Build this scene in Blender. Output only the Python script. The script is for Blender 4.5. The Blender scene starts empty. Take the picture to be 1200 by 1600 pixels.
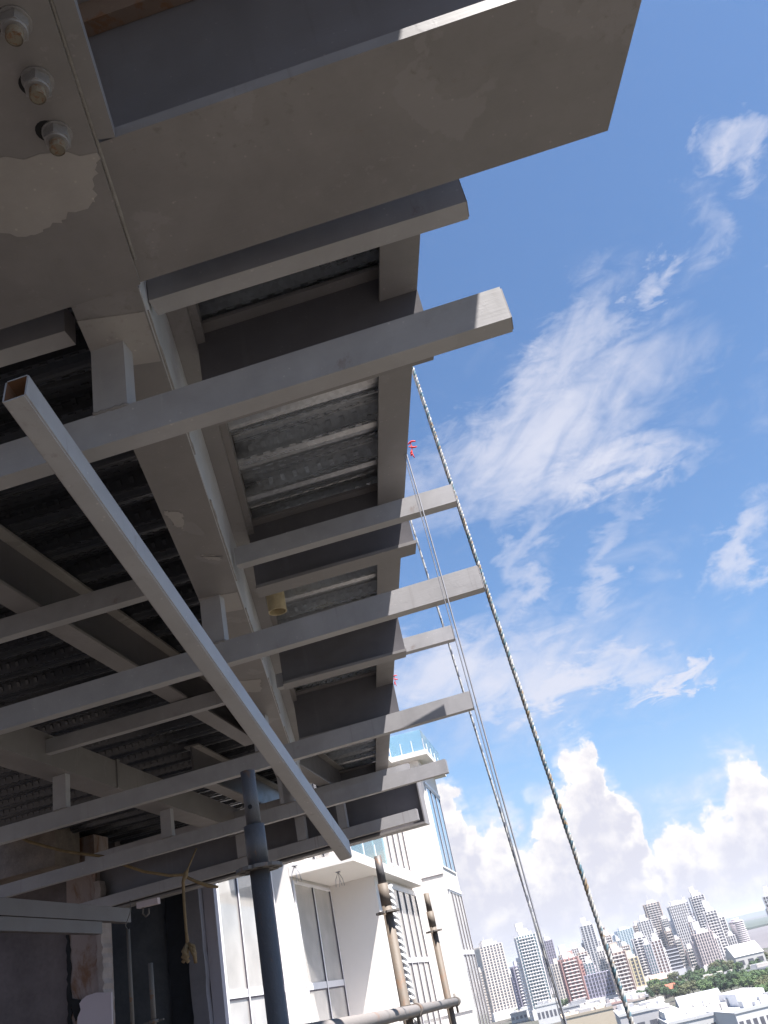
import bpy, bmesh, math, random
from mathutils import Vector, Matrix
random.seed(7)
R = math.radians
sc = bpy.context.scene
COL = sc.collection

# ------------------------------------------------------------------ camera
# world frame: X = across the facades, Y = along them, Z up; camera at the origin,
# about 50 m above the city streets
CAM = [(-0.19849, 0.98007), ]
_U = Vector((-0.1985, -0.8520, 0.4844)).normalized()          # world up seen in camera axes (right, down, forward)
_D = Vector((-13, 780, 1338)); _D = (_D - _U * _D.dot(_U)).normalized()
_X = _D.cross(_U)
if _X.x < 0: _X = -_X
PH = R(13.2)                                                  # skew of the deck edge against the facades
_T = _X * math.cos(PH) - _D * math.sin(PH)
_E = _X * math.sin(PH) + _D * math.cos(PH)
FPX = 1338.0
def ray(px, py):
    v = Vector((px - 600, py - 800, FPX))
    return Vector((v.dot(_T), v.dot(_E), v.dot(_U)))
cam = bpy.data.cameras.new('camera'); camo = bpy.data.objects.new('camera', cam); COL.objects.link(camo)
cr = Vector((_T.x, _E.x, _U.x)); cd = Vector((_T.y, _E.y, _U.y)); cf = Vector((_T.z, _E.z, _U.z))
camo.matrix_world = Matrix(((cr.x, -cd.x, -cf.x, 0), (cr.y, -cd.y, -cf.y, 0), (cr.z, -cd.z, -cf.z, 0), (0, 0, 0, 1)))
cam.sensor_fit = 'HORIZONTAL'; cam.sensor_width = 36; cam.lens = FPX / 1200 * 36
cam.clip_start = 0.05; cam.clip_end = 60000
sc.camera = camo
sc.render.resolution_x = 768; sc.render.resolution_y = 1024

# ------------------------------------------------------------------ light
SUN = Vector((0.40, -0.25, 1.0)).normalized()
sl = bpy.data.lights.new('sun', 'SUN'); sl.energy = 5.0; sl.angle = R(0.5); sl.color = (1.0, 0.96, 0.91)
so = bpy.data.objects.new('sun', sl); COL.objects.link(so); so.location = (0, 0, 40)
so.rotation_euler = SUN.to_track_quat('Z', 'Y').to_euler()
sc.view_settings.view_transform = 'Standard'; sc.view_settings.look = 'None'
sc.view_settings.exposure = 1.70; sc.view_settings.gamma = 1
sc.view_settings.use_curve_mapping = False

class NG:
    """tiny helper to write node maths"""
    def __init__(s, nt): s.nt = nt; s.n = nt.nodes; s.l = nt.links
    def new(s, t, **k):
        a = s.n.new(t)
        for q, v in k.items(): setattr(a, q, v)
        return a
    def put(s, sock, v):
        if hasattr(v, 'is_linked') or isinstance(v, bpy.types.NodeSocket): s.l.new(v, sock)
        else: sock.default_value = v
    def m(s, op, a, b=0.0, c=0.0, clamp=False):
        q = s.new('ShaderNodeMath', operation=op); q.use_clamp = clamp
        s.put(q.inputs[0], a); s.put(q.inputs[1], b); s.put(q.inputs[2], c)
        return q.outputs[0]
    def ss(s, v, lo, hi, a=0.0, b=1.0):
        q = s.new('ShaderNodeMapRange', interpolation_type='SMOOTHSTEP')
        s.put(q.inputs[0], v)
        for i, z in enumerate((lo, hi, a, b)): s.put(q.inputs[i + 1], z)
        return q.outputs[0]
    def mix(s, f, a, b, blend='MIX'):
        q = s.new('ShaderNodeMix', data_type='RGBA', blend_type=blend)
        s.put(q.inputs[0], f); s.put(q.inputs[6], a); s.put(q.inputs[7], b)
        return q.outputs[2]
    def vec(s, x, y, z=0.0):
        q = s.new('ShaderNodeCombineXYZ')
        s.put(q.inputs[0], x); s.put(q.inputs[1], y); s.put(q.inputs[2], z); return q.outputs[0]
    def noise(s, v, scale, detail=4, rough=0.55, dist=0.0):
        q = s.new('ShaderNodeTexNoise'); s.put(q.inputs['Vector'], v)
        q.inputs['Scale'].default_value = scale; q.inputs['Detail'].default_value = detail
        q.inputs['Roughness'].default_value = rough; q.inputs['Distortion'].default_value = dist
        return q.outputs[0]

def build_world():
    w = bpy.data.worlds.new('World'); sc.world = w; w.use_nodes = True
    g = NG(w.node_tree); g.n.clear()
    sky = g.new('ShaderNodeTexSky', sky_type='NISHITA')
    sky.sun_disc = False; sky.sun_elevation = math.asin(SUN.z); sky.sun_rotation = math.atan2(SUN.x, SUN.y)
    sky.altitude = 0; sky.air_density = 1.0; sky.dust_density = 0.6; sky.ozone_density = 1.6
    tc = g.new('ShaderNodeTexCoord'); sep = g.new('ShaderNodeSeparateXYZ'); g.l.new(tc.outputs['Generated'], sep.inputs[0])
    x, y, z = sep.outputs
    az = g.m('MULTIPLY', g.m('ARCTAN2', x, y), 57.2958)
    el = g.m('MULTIPLY', g.m('ARCSINE', z), 57.2958)
    base = g.vec(az, el)
    # --- high thin cloud: ellipses in (azimuth, elevation), torn by stretched noise
    n1 = g.noise(g.vec(g.m('MULTIPLY', az, 0.16), g.m('MULTIPLY', el, 0.34), 3.1), 1.0, 7, 0.6, 0.5)
    n2 = g.noise(g.vec(g.m('MULTIPLY', az, 0.35), g.m('MULTIPLY', el, 0.9), 7.7), 1.0, 8, 0.62, 0.6)
    wa = g.m('ADD', az, g.m('MULTIPLY', g.m('SUBTRACT', n1, 0.5), 14.0))
    we = g.m('ADD', el, g.m('MULTIPLY', g.m('SUBTRACT', n2, 0.5), 7.0))
    field = None
    # az, el, half width, half height, tilt, strength
    for (a, e, hw, hh, t, st) in ((7, 31, 14, 4.6, 10, .95), (10, 34.5, 10, 3.0, 28, .8), (10, 27.6, 8, 2.6, -6, 1.0), (3, 29, 7, 3.4, 0, .7),
                                  (19.5, 36.8, 2.2, 1.5, 30, .75), (23.5, 38.5, 2.0, 3.5, -30, .5), (29.5, 33, 4.0, 3.0, 20, .85), (28.5, 41, 2.4, 3.2, 60, .8),
                                  (16.5, 19.8, 4.0, 2.0, 38, .85), (21.5, 17.5, 3.0, 2.2, 0, .7), (-3, 17.2, 12, 4.0, -6, 1.0), (3, 15.2, 10, 2.4, -4, 1.1), (2, 22, 9, 2.0, 55, .7), (8, 21, 8, 1.4, 48, .6), (10.3, 13.4, 3.8, .75, 0, 1.15),
                                  (6, 19.5, 6, 1.2, 45, .5), (0, 16.0, 15, 5.5, 0, .6), (12, 11.6, 8, .7, 6, .0), (34, 26, 6, 4, 0, .5), (-25, 35, 14, 6, 10, .5), (60, 25, 18, 6, 0, .5)):
        ct, stt = math.cos(R(t)), math.sin(R(t))
        dx = g.m('SUBTRACT', wa, float(a)); dy = g.m('SUBTRACT', we, float(e))
        u = g.m('MULTIPLY', g.m('ADD', g.m('MULTIPLY', dx, ct), g.m('MULTIPLY', dy, stt)), 1.0 / hw)
        v = g.m('MULTIPLY', g.m('SUBTRACT', g.m('MULTIPLY', dy, ct), g.m('MULTIPLY', dx, stt)), 1.0 / hh)
        q = g.m('SUBTRACT', 1.0, g.m('ADD', g.m('MULTIPLY', u, u), g.m('MULTIPLY', v, v)), clamp=True)
        q = g.m('MULTIPLY', q, st)
        field = q if field is None else g.m('MAXIMUM', field, q)
    fib = g.noise(g.vec(g.m('ADD', g.m('MULTIPLY', az, 0.34), g.m('MULTIPLY', el, -0.5)), g.m('ADD', g.m('MULTIPLY', el, 0.16), g.m('MULTIPLY', az, 0.11)), 1.3), 1.0, 8, 0.55, 0.6)
    cir = g.m('MULTIPLY', field, g.ss(g.m('ADD', fib, g.m('MULTIPLY', field, 0.35)), 0.24, 1.0), clamp=True)
    veil = g.m('MULTIPLY', g.ss(n1, 0.5, 0.8), g.ss(el, 44.0, 24.0, 0.0, 0.34))
    cir = g.m('MAXIMUM', cir, veil)
    # --- cumulus bank along the horizon: its top elevation is a curve over azimuth
    b1 = g.noise(base, 0.55, 6, 0.55, 0.2); b2 = g.noise(g.vec(az, el, 9.0), 1.7, 5, 0.6, 0.0)
    b3 = g.noise(g.vec(az, el, 21.0), 0.6, 6, 0.55, 0.2)
    azd = g.m('ADD', az, g.m('MULTIPLY', g.m('SUBTRACT', b1, 0.5), 4.2))
    eld = g.m('ADD', g.m('ADD', el, g.m('MULTIPLY', g.m('SUBTRACT', b3, 0.5), 4.4)), g.m('MULTIPLY', g.m('SUBTRACT', b2, 0.5), 1.6))
    def topcurve(pts):
        fc = g.new('ShaderNodeFloatCurve'); c = fc.mapping.curves[0]
        P = [((a + 20) / 50.0, t / 20.0) for a, t in pts]
        c.points[0].location = (0, P[0][1]); c.points[1].location = (1, P[-1][1])
        for p in P: c.points.new(*p)
        for p in c.points: p.handle_type = 'VECTOR'
        fc.mapping.update()
        fc.inputs[0].default_value = 1.0
        g.l.new(g.m('DIVIDE', g.m('ADD', azd, 20.0), 50.0, clamp=True), fc.inputs[1])
        return g.m('MULTIPLY', fc.outputs[0], 20.0)
    top = topcurve([(-19, 3.5), (-14, 8), (-12, 9), (-7.5, 11.6), (-6.2, 11.0), (-5.2, 8.4), (-4.0, 8.7), (-3.0, 7.8), (-2.0, 6.0), (-1.3, 8.2), (0.6, 9.2), (1.6, 11.2), (2.6, 12.2), (3.4, 11.8), (3.9, 8.4), (4.4, 7.0), (5.0, 4.2), (5.6, 5.2), (6.4, 6.4), (8.0, 5.4), (9.4, 6.4), (10.8, 8.2), (12.2, 8.1), (13.0, 5.4), (15, 5.2), (22, 5), (29, 3.2)])
    dep = g.m('SUBTRACT', top, eld)
    dens = g.m('MAXIMUM', g.ss(dep, -0.2, 0.85), g.m('MULTIPLY', g.ss(dep, -2.2, 0.6), g.ss(n2, 0.35, 0.65, 0.0, 0.55)))
    dens = g.m('MULTIPLY', dens, g.ss(el, -1.0, 0.6, 0.75, 1.0))
    # lit heads against shaded, bluish bases: billow relief from the slope of the noise
    bil = g.noise(g.vec(g.m('ADD', az, 0.35), g.m('SUBTRACT', el, 0.5), 0.0), 0.55, 6, 0.55, 0.2)
    rel = g.m('MULTIPLY', g.m('SUBTRACT', b1, bil), 3.0)
    lit = g.m('ADD', g.ss(dep, 4.6, 0.8), rel)
    lit = g.m('ADD', g.m('MULTIPLY', lit, 0.8), g.m('MULTIPLY', g.ss(b3, 0.35, 0.7), 0.25), clamp=True)
    ccol = g.mix(lit, (0.232, 0.232, 0.262, 1), (0.335, 0.322, 0.315, 1))
    # horizon air
    skyc = g.mix(1.0, sky.outputs[0], (0.0405, 0.0495, 0.0575, 1), 'MULTIPLY')
    skyc = g.mix(g.ss(el, 15.0, -0.5, 0.0, 0.85), skyc, (0.15, 0.19, 0.255, 1))
    skyc = g.mix(g.m('MULTIPLY', cir, 0.9, clamp=True), skyc, (0.245, 0.25, 0.285, 1))
    skyc = g.mix(dens, skyc, ccol)
    bg = g.new('ShaderNodeBackground'); g.l.new(skyc, bg.inputs[0]); bg.inputs[1].default_value = 1.0
    out = g.new('ShaderNodeOutputWorld'); g.l.new(bg.outputs[0], out.inputs[0])
build_world()

# ------------------------------------------------------------------ helpers
U = 2.0                                        # metres per deck unit
def at(px, py, zu):
    r = ray(px, py); return r * (zu * U / r.z)
def at_r(px, py, d):
    r = ray(px, py); return r * (d / math.hypot(r.x, r.y))
def at_g(px, py, z=-50.0):
    r = ray(px, py); return r * (z / r.z)
CP, SP = math.cos(PH), math.sin(PH)
def W(xd, yd, z):                              # deck-edge frame (units) -> world metres
    return Vector(((xd * CP - yd * SP) * U, (xd * SP + yd * CP) * U, z * U))
def yd_of(E, xd):                              # distance along the skewed edge for a world Y
    return (E - xd * SP) / CP

def tag(o, label=None, cat=None, group=None, kind=None):
    if label: o['label'] = label
    if cat: o['category'] = cat
    if group: o['group'] = group
    if kind: o['kind'] = kind
    return o
ORG = {}
def empty(name, loc=(0, 0, 0), rz=0.0):
    o = bpy.data.objects.new(name, None); COL.objects.link(o); o.location = loc; o.rotation_euler = (0, 0, rz)
    o.empty_display_size = 0.2; return o
class MB:
    def __init__(s): s.bm = bmesh.new()
    def poly8(s, b, t, mi=0):
        """b, t: four bottom and four top corners in the same order"""
        vs = [s.bm.verts.new(p) for p in list(b) + list(t)]
        n = len(b); fs = [vs[:n][::-1], vs[n:]] + [[vs[i], vs[(i + 1) % n], vs[n + (i + 1) % n], vs[n + i]] for i in range(n)]
        for f in fs:
            q = s.bm.faces.new(f); q.material_index = mi
        return s
    def box(s, a, b, mi=0):
        x0, y0, z0 = [min(a[i], b[i]) for i in range(3)]; x1, y1, z1 = [max(a[i], b[i]) for i in range(3)]
        c = [(x0, y0), (x1, y0), (x1, y1), (x0, y1)]
        return s.poly8([(x, y, z0) for x, y in c], [(x, y, z1) for x, y in c], mi)
    def dbox(s, x0, x1, y0, y1, z0, z1):       # box in the deck-edge frame
        c = [(x0, y0), (x1, y0), (x1, y1), (x0, y1)]
        return s.poly8([W(x, y, z0) for x, y in c], [W(x, y, z1) for x, y in c])
    def tube(s, p0, p1, r0, r1=None, n=16, cap=True, mi=0, smooth=True):
        p0, p1 = Vector(p0), Vector(p1); r1 = r0 if r1 is None else r1
        d = (p1 - p0).normalized(); a = d.orthogonal().normalized(); b = d.cross(a)
        A = [s.bm.verts.new(p0 + (a * math.cos(2 * math.pi * i / n) + b * math.sin(2 * math.pi * i / n)) * r0) for i in range(n)]
        B = [s.bm.verts.new(p1 + (a * math.cos(2 * math.pi * i / n) + b * math.sin(2 * math.pi * i / n)) * r1) for i in range(n)]
        for i in range(n):
            f = s.bm.faces.new([A[i], A[(i + 1) % n], B[(i + 1) % n], B[i]]); f.smooth = smooth; f.material_index = mi
        if cap:
            s.bm.faces.new(A[::-1]).material_index = mi; s.bm.faces.new(B).material_index = mi
        return s
    def path(s, pts, r, n=8, mi=0):
        pts = [Vector(p) for p in pts]; rings = []
        rr = r if isinstance(r, (list, tuple)) else [r] * len(pts)
        a = None
        for i, p in enumerate(pts):
            d = (pts[min(i + 1, len(pts) - 1)] - pts[max(i - 1, 0)]).normalized()
            a = d.orthogonal().normalized() if a is None else (a - d * a.dot(d)).normalized()
            b = d.cross(a)
            rings.append([s.bm.verts.new(p + (a * math.cos(2 * math.pi * k / n) + b * math.sin(2 * math.pi * k / n)) * rr[i]) for k in range(n)])
        for i in range(len(pts) - 1):
            for k in range(n):
                f = s.bm.faces.new([rings[i][k], rings[i][(k + 1) % n], rings[i + 1][(k + 1) % n], rings[i + 1][k]]); f.smooth = True; f.material_index = mi
        s.bm.faces.new(rings[0][::-1]); s.bm.faces.new(rings[-1]); return s
    def prism(s, pts, off, mi=0):
        off = Vector(off); return s.poly8([Vector(p) for p in pts], [Vector(p) + off for p in pts], mi)
    def bevel(s, w, seg=2):
        es = [e for e in s.bm.edges if len(e.link_faces) == 2 and e.calc_face_angle(0) > 0.6]
        bmesh.ops.bevel(s.bm, geom=es, offset=w, segments=seg, affect='EDGES', profile=0.6)
        return s
    def build(s, name, mats, parent=None, origin=None):
        bmesh.ops.recalc_face_normals(s.bm, faces=s.bm.faces)
        org = Vector(origin) if origin is not None else Vector((0, 0, 0))
        if org.length: bmesh.ops.translate(s.bm, verts=s.bm.verts, vec=-org)
        me = bpy.data.meshes.new(name); s.bm.to_mesh(me); s.bm.free()
        for m in (mats if isinstance(mats, (list, tuple)) else [mats]): me.materials.append(m)
        o = bpy.data.objects.new(name, me); COL.objects.link(o)
        if parent is None: o.location = org
        else: o.parent = parent
        return o
def root(name, loc, label, cat, group=None):
    """an Empty at the thing's base; parts are built in world metres and re-based to it"""
    o = empty(name, loc); ORG[o.name] = tuple(loc); return tag(o, label, cat, group)
def part(mb, name, mats, r):
    org = Vector(ORG[r.name]); o = mb.build(name, mats, None, org); o.location = (0, 0, 0); o.parent = r; ORG[o.name] = tuple(org)
    return o
def sub(mb, name, mats, p):
    org = Vector(ORG[p.name]); o = mb.build(name, mats, None, org); o.location = (0, 0, 0); o.parent = p; return o

# ------------------------------------------------------------------ materials
def newmat(name):
    m = bpy.data.materials.new(name); m.use_nodes = True; g = NG(m.node_tree)
    b = g.n['Principled BSDF']; return m, g, b
def objco(g, sx=1, sy=1, sz=1):
    tc = g.new('ShaderNodeTexCoord'); mp = g.new('ShaderNodeMapping'); mp.inputs['Scale'].default_value = (sx, sy, sz)
    g.l.new(tc.outputs['Object'], mp.inputs[0]); return mp.outputs[0]
def bump(g, b, h, st, dist=0.01):
    q = g.new('ShaderNodeBump'); q.inputs['Strength'].default_value = st; q.inputs['Distance'].default_value = dist
    g.l.new(h, q.inputs['Height']); g.l.new(q.outputs[0], b.inputs['Normal'])
def plain(name, col, rough=0.7, metal=0.0, var=0.12, sc_=3.0, bst=0.15, spec=0.5):
    m, g, b = newmat(name); v = objco(g)
    n = g.noise(v, sc_, 6, 0.6); n2 = g.noise(v, sc_ * 9, 4, 0.6)
    f = g.m('ADD', g.m('MULTIPLY', g.m('SUBTRACT', n, 0.5), var * 3), g.m('MULTIPLY', g.m('SUBTRACT', n2, 0.5), var))
    c = g.mix(1.0, (*col, 1), g.vec(g.m('ADD', f, 1.0), g.m('ADD', f, 1.0), g.m('ADD', f, 1.0)), 'MULTIPLY')
    g.l.new(c, b.inputs['Base Color']); b.inputs['Roughness'].default_value = rough; b.inputs['Metallic'].default_value = metal
    b.inputs['Specular IOR Level'].default_value = spec
    if bst: bump(g, b, n2, bst, 0.004)
    return m
def steel_paint(name, col=(0.218, 0.204, 0.206), patch=0.22, seed=0.0, rough=0.5):
    """grey brushed primer over structural steel: uneven coats, dabs of lighter touch-up, specks"""
    m, g, b = newmat(name); v = objco(g)
    big = g.noise(v, 1.6, 5, 0.6); mid = g.noise(v, 7, 6, 0.65, 0.3); fine = g.noise(v, 90, 3, 0.6)
    bru = g.noise(objco(g, 6, 160, 160), 1.0, 3, 0.6)
    k = g.m('ADD', 1.0, g.m('ADD', g.m('MULTIPLY', g.m('SUBTRACT', big, 0.5), 0.55), g.m('MULTIPLY', g.m('SUBTRACT', mid, 0.5), 0.4)))
    k = g.m('ADD', k, g.m('MULTIPLY', g.m('SUBTRACT', bru, 0.5), 0.05))
    c = g.mix(1.0, (*col, 1), g.vec(k, k, k), 'MULTIPLY')
    pn = g.noise(v, 3.1, 3, 0.5, 0.8); pe = g.noise(v, 40, 3, 0.7)
    pm = g.ss(g.m('ADD', pn, g.m('MULTIPLY', g.m('SUBTRACT', pe, 0.5), 0.12)), 0.62, 0.645)
    c = g.mix(g.m('MULTIPLY', pm, patch), c, (col[0] * 1.28, col[1] * 1.28, col[2] * 1.3, 1))
    vo = g.new('ShaderNodeTexVoronoi'); vo.inputs['Scale'].default_value = 38; g.l.new(v, vo.inputs['Vector'])
    sp = g.m('MULTIPLY', g.ss(vo.outputs['Distance'], 0.16, 0.06), g.ss(mid, 0.46, 0.60, 0.0, 0.9))
    c = g.mix(sp, c, (col[0] * 1.5, col[1] * 1.45, col[2] * 1.4, 1))
    ru = g.m('MULTIPLY', g.ss(g.noise(v, 5, 7, 0.75, 0.5), 0.64, 0.74), 0.4)
    c = g.mix(ru, c, (0.16, 0.085, 0.05, 1))
    dr = g.noise(objco(g, 30, 30, 1.2), 1.0, 5, 0.6); drm = g.noise(v, 1.4, 3, 0.5)
    c = g.mix(g.m('MULTIPLY', g.ss(dr, 0.56, 0.70), g.ss(drm, 0.48, 0.62, 0.0, 0.42)), c, (col[0] * .62, col[1] * .56, col[2] * .52, 1))
    c = g.mix(g.m('MULTIPLY', g.ss(dr, 0.40, 0.34), g.ss(drm, 0.5, 0.36, 0.0, 0.35)), c, (col[0] * 1.3, col[1] * 1.3, col[2] * 1.32, 1))
    g.l.new(c, b.inputs['Base Color'])
    g.l.new(g.ss(mid, 0.2, 0.8, rough - 0.08, rough + 0.14), b.inputs['Roughness'])
    h = g.m('ADD', g.m('MULTIPLY', fine, 0.35), g.m('ADD', g.m('MULTIPLY', bru, 0.7), g.m('MULTIPLY', pm, 0.35)))
    bump(g, b, h, 0.35, 0.0012)
    return m
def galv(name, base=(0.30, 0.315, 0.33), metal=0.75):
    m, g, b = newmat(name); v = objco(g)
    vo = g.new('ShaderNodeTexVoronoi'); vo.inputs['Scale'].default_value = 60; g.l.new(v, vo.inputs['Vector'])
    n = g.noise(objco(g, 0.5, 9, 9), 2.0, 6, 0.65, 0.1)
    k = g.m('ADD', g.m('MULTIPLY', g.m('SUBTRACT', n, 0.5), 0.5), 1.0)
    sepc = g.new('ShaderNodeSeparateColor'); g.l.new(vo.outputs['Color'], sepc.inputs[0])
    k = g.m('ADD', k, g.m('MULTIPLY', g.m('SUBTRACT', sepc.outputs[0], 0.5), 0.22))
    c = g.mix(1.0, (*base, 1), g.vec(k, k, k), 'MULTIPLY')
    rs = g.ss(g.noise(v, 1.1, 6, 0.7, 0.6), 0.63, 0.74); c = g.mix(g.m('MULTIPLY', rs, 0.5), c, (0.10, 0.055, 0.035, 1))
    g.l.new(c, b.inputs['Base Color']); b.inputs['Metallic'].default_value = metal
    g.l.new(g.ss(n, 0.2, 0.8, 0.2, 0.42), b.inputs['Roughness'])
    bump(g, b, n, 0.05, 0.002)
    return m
def rusty(name, col, rust=0.5, sc_=6.0, stretch=1.0, rough=0.75):
    m, g, b = newmat(name); v = objco(g, 1, 1, stretch)
    n = g.noise(v, sc_, 8, 0.7, 0.5); n2 = g.noise(v, sc_ * 6, 5, 0.7)
    t = g.ss(n, 0.62 - rust * 0.25, 0.72 - rust * 0.2)
    c = g.mix(t, (*col, 1), (0.17, 0.085, 0.045, 1))
    c = g.mix(g.ss(n2, 0.58, 0.72, 0.0, 0.6), c, (col[0] * 1.5 + .01, col[1] * 1.45 + .01, col[2] * 1.4 + .01, 1))
    g.l.new(c, b.inputs['Base Color']); b.inputs['Roughness'].default_value = rough
    bump(g, b, n2, 0.5, 0.003); return m
def glass_clear(name, tint, mixf=0.35):
    m, g, b = newmat(name); g.n.remove(b)
    t = g.new('ShaderNodeBsdfTransparent'); t.inputs[0].default_value = (*tint, 1)
    gl = g.new('ShaderNodeBsdfGlossy'); gl.inputs[0].default_value = (0.9, 1, 1, 1); gl.inputs[1].default_value = 0.04
    df = g.new('ShaderNodeBsdfDiffuse'); df.inputs[0].default_value = (0.55, 0.75, 0.78, 1)
    m1 = g.new('ShaderNodeMixShader'); m1.inputs[0].default_value = 0.22; g.l.new(t.outputs[0], m1.inputs[1]); g.l.new(df.outputs[0], m1.inputs[2])
    lw = g.new('ShaderNodeFresnel'); lw.inputs[0].default_value = 1.45
    m2 = g.new('ShaderNodeMixShader'); g.l.new(g.m('ADD', lw.outputs[0], mixf * 0.3, clamp=True), m2.inputs[0]); g.l.new(m1.outputs[0], m2.inputs[1]); g.l.new(gl.outputs[0], m2.inputs[2])
    g.l.new(m2.outputs[0], g.n['Material Output'].inputs[0]); return m
def pane(name, col, rough=0.06, spec=0.9):
    m, g, b = newmat(name); v = objco(g)
    n = g.noise(v, 0.5, 3, 0.5)
    k = g.ss(n, 0.3, 0.7, 0.8, 1.2)
    g.l.new(g.mix(1.0, (*col, 1), g.vec(k, k, k), 'MULTIPLY'), b.inputs['Base Color'])
    b.inputs['Roughness'].default_value = rough; b.inputs['Specular IOR Level'].default_value = spec
    b.inputs['Coat Weight'].default_value = 0.5; b.inputs['Coat Roughness'].default_value = 0.03
    bump(g, b, n, 0.05, 0.02); return m

M = dict(
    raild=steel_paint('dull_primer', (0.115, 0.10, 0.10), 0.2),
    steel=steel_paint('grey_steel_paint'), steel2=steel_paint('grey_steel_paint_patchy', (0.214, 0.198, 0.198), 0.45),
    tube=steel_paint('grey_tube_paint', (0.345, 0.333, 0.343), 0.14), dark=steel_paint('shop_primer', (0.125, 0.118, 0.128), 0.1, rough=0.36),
    weld=plain('weld_bead', (0.27, 0.25, 0.24), 0.6, 0.0, 0.25, 40, 0.8), nut=plain('galvanised_nut', (0.27, 0.26, 0.265), 0.42, 0.35, 0.3, 30, 0.5),
    bolt=rusty('bolt_steel', (0.19, 0.165, 0.13), 0.5, 90), hole=plain('open_hole', (0.012, 0.012, 0.014), 0.9, 0, 0.1),
    galv=galv('galvanised_deck', (0.50, 0.52, 0.55), 0.8), galv_shade=galv('deck_painted_shade', (0.055, 0.058, 0.068), 0.3), conc=plain('concrete', (0.33, 0.31, 0.29), 0.9, 0, 0.2, 2.5, 0.5),
    rust_in=rusty('raw_rust', (0.20, 0.09, 0.045), 0.9, 25), scaf=rusty('dark_scaffold_steel', (0.082, 0.076, 0.078), 0.15, 22, 0.6, 0.5),
    scafg=rusty('weathered_scaffold_steel', (0.125, 0.10, 0.08), 0.5, 9, 0.4, 0.65), ring=rusty('rosette_steel', (0.14, 0.125, 0.115), 0.25, 20),
    pvc=plain('yellowed_plastic', (0.52, 0.42, 0.26), 0.5, 0, 0.15, 20, 0.3), strap=plain('yellow_webbing', (0.20, 0.14, 0.075), 0.85, 0, 0.35, 20, 0.5),
    ropew=plain('rope_white', (0.66, 0.64, 0.60), 0.85, 0, 0.2, 90, 0.4), ropeb=plain('rope_teal', (0.07, 0.20, 0.26), 0.85, 0, 0.25, 90, 0.4),
    ropet=plain('rope_tan', (0.36, 0.25, 0.14), 0.85, 0, 0.25, 90, 0.4), cable=plain('steel_cable', (0.30, 0.30, 0.33), 0.5, 0.3, 0.2, 60, 0.3),
    red=plain('red_ribbon', (0.62, 0.025, 0.02), 0.6, 0, 0.15, 20), wwall=plain('white_render', (0.68, 0.64, 0.61), 0.85, 0, 0.04, 0.6, 0.15),
    wframe=plain('white_aluminium', (0.70, 0.68, 0.70), 0.4, 0, 0.05, 3, 0.05), gasket=plain('dark_gasket', (0.07, 0.06, 0.075), 0.7, 0, 0.1),
    wpane=pane('window_glass_pale', (0.40, 0.38, 0.36), .1, .5), bpane=pane('window_glass_blue', (0.22, 0.32, 0.42)), rail=glass_clear('balustrade_glass', (0.80, 0.93, 0.95)),
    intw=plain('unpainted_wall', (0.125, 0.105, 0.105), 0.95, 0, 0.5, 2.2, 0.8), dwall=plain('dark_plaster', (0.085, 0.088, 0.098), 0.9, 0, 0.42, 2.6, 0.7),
    black=plain('torn_membrane', (0.012, 0.013, 0.018), 0.6, 0, 0.6, 9, 1.0), board=plain('pale_board', (0.52, 0.45, 0.48), 0.9, 0, 0.05, 2, 0.1),
    rcol=rusty('rust_stained_column', (0.27, 0.215, 0.20), 0.6, 2.6, 0.35),
)

# ------------------------------------------------------------------ ground, water, far land (structure)
def struct(mb, name, mat): return tag(mb.build(name, mat), kind='structure')
def ground_mat():
    m, g, b = newmat('city_ground'); v = objco(g)
    n = g.noise(v, 0.004, 8, 0.65); n2 = g.noise(v, 0.03, 6, 0.7)
    vo = g.new('ShaderNodeTexVoronoi'); vo.inputs['Scale'].default_value = 0.018; g.l.new(v, vo.inputs['Vector'])
    s = g.new('ShaderNodeSeparateColor'); g.l.new(vo.outputs['Color'], s.inputs[0])
    c = g.mix(g.ss(n, 0.40, 0.58), (0.025, 0.04, 0.017, 1), (0.065, 0.057, 0.05, 1))
    c = g.mix(g.m('MULTIPLY', s.outputs[0], 0.5), c, (0.085, 0.075, 0.066, 1))
    c = g.mix(g.ss(n2, 0.55, 0.65, 0, 0.5), c, (0.045, 0.042, 0.04, 1))
    g.l.new(c, b.inputs['Base Color']); b.inputs['Roughness'].default_value = 0.95; return m
gm = MB(); gr = 45000; gp = [(gr * math.cos(2 * math.pi * i / 48), gr * math.sin(2 * math.pi * i / 48), -50) for i in range(48)]
gm.bm.faces.new([gm.bm.verts.new(p) for p in gp]); struct(gm, 'ground', ground_mat())
def water_mat():
    m, g, b = newmat('bay_water'); v = objco(g, 1, 1, 1)
    n = g.noise(v, 0.02, 5, 0.6); n2 = g.noise(v, 0.0016, 4, 0.6)
    g.l.new(g.mix(g.ss(n2, 0.35, 0.65), (0.13, 0.105, 0.10, 1), (0.16, 0.135, 0.13, 1)), b.inputs['Base Color'])
    b.inputs['Roughness'].default_value = 0.38; bump(g, b, n, 0.3, 0.6); return m
wb = MB(); wp = [at_g(1105, 1475), at_g(1122, 1493), at_g(1160, 1488), at_g(1300, 1462), at_g(1500, 1420), at_g(1500, 1382), at_g(1300, 1423.5), at_g(1200, 1445.5), at_g(1100, 1469)]
wb.bm.faces.new([wb.bm.verts.new((p.x, p.y, -49.9)) for p in wp]); struct(wb, 'water', water_mat())
fb = MB(); fp = [at_g(1120, 1452), at_g(1300, 1410.5), at_g(1500, 1363.5), at_g(1500, 1362), at_g(1300, 1408.2), at_g(1120, 1449.5)]
fb.bm.faces.new([fb.bm.verts.new((p.x, p.y, -49.8)) for p in fp]); struct(fb, 'river', water_mat())
greenm = plain('far_mangrove', (0.045, 0.062, 0.045), 0.95, 0, 0.3, 0.004, 0)
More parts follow.
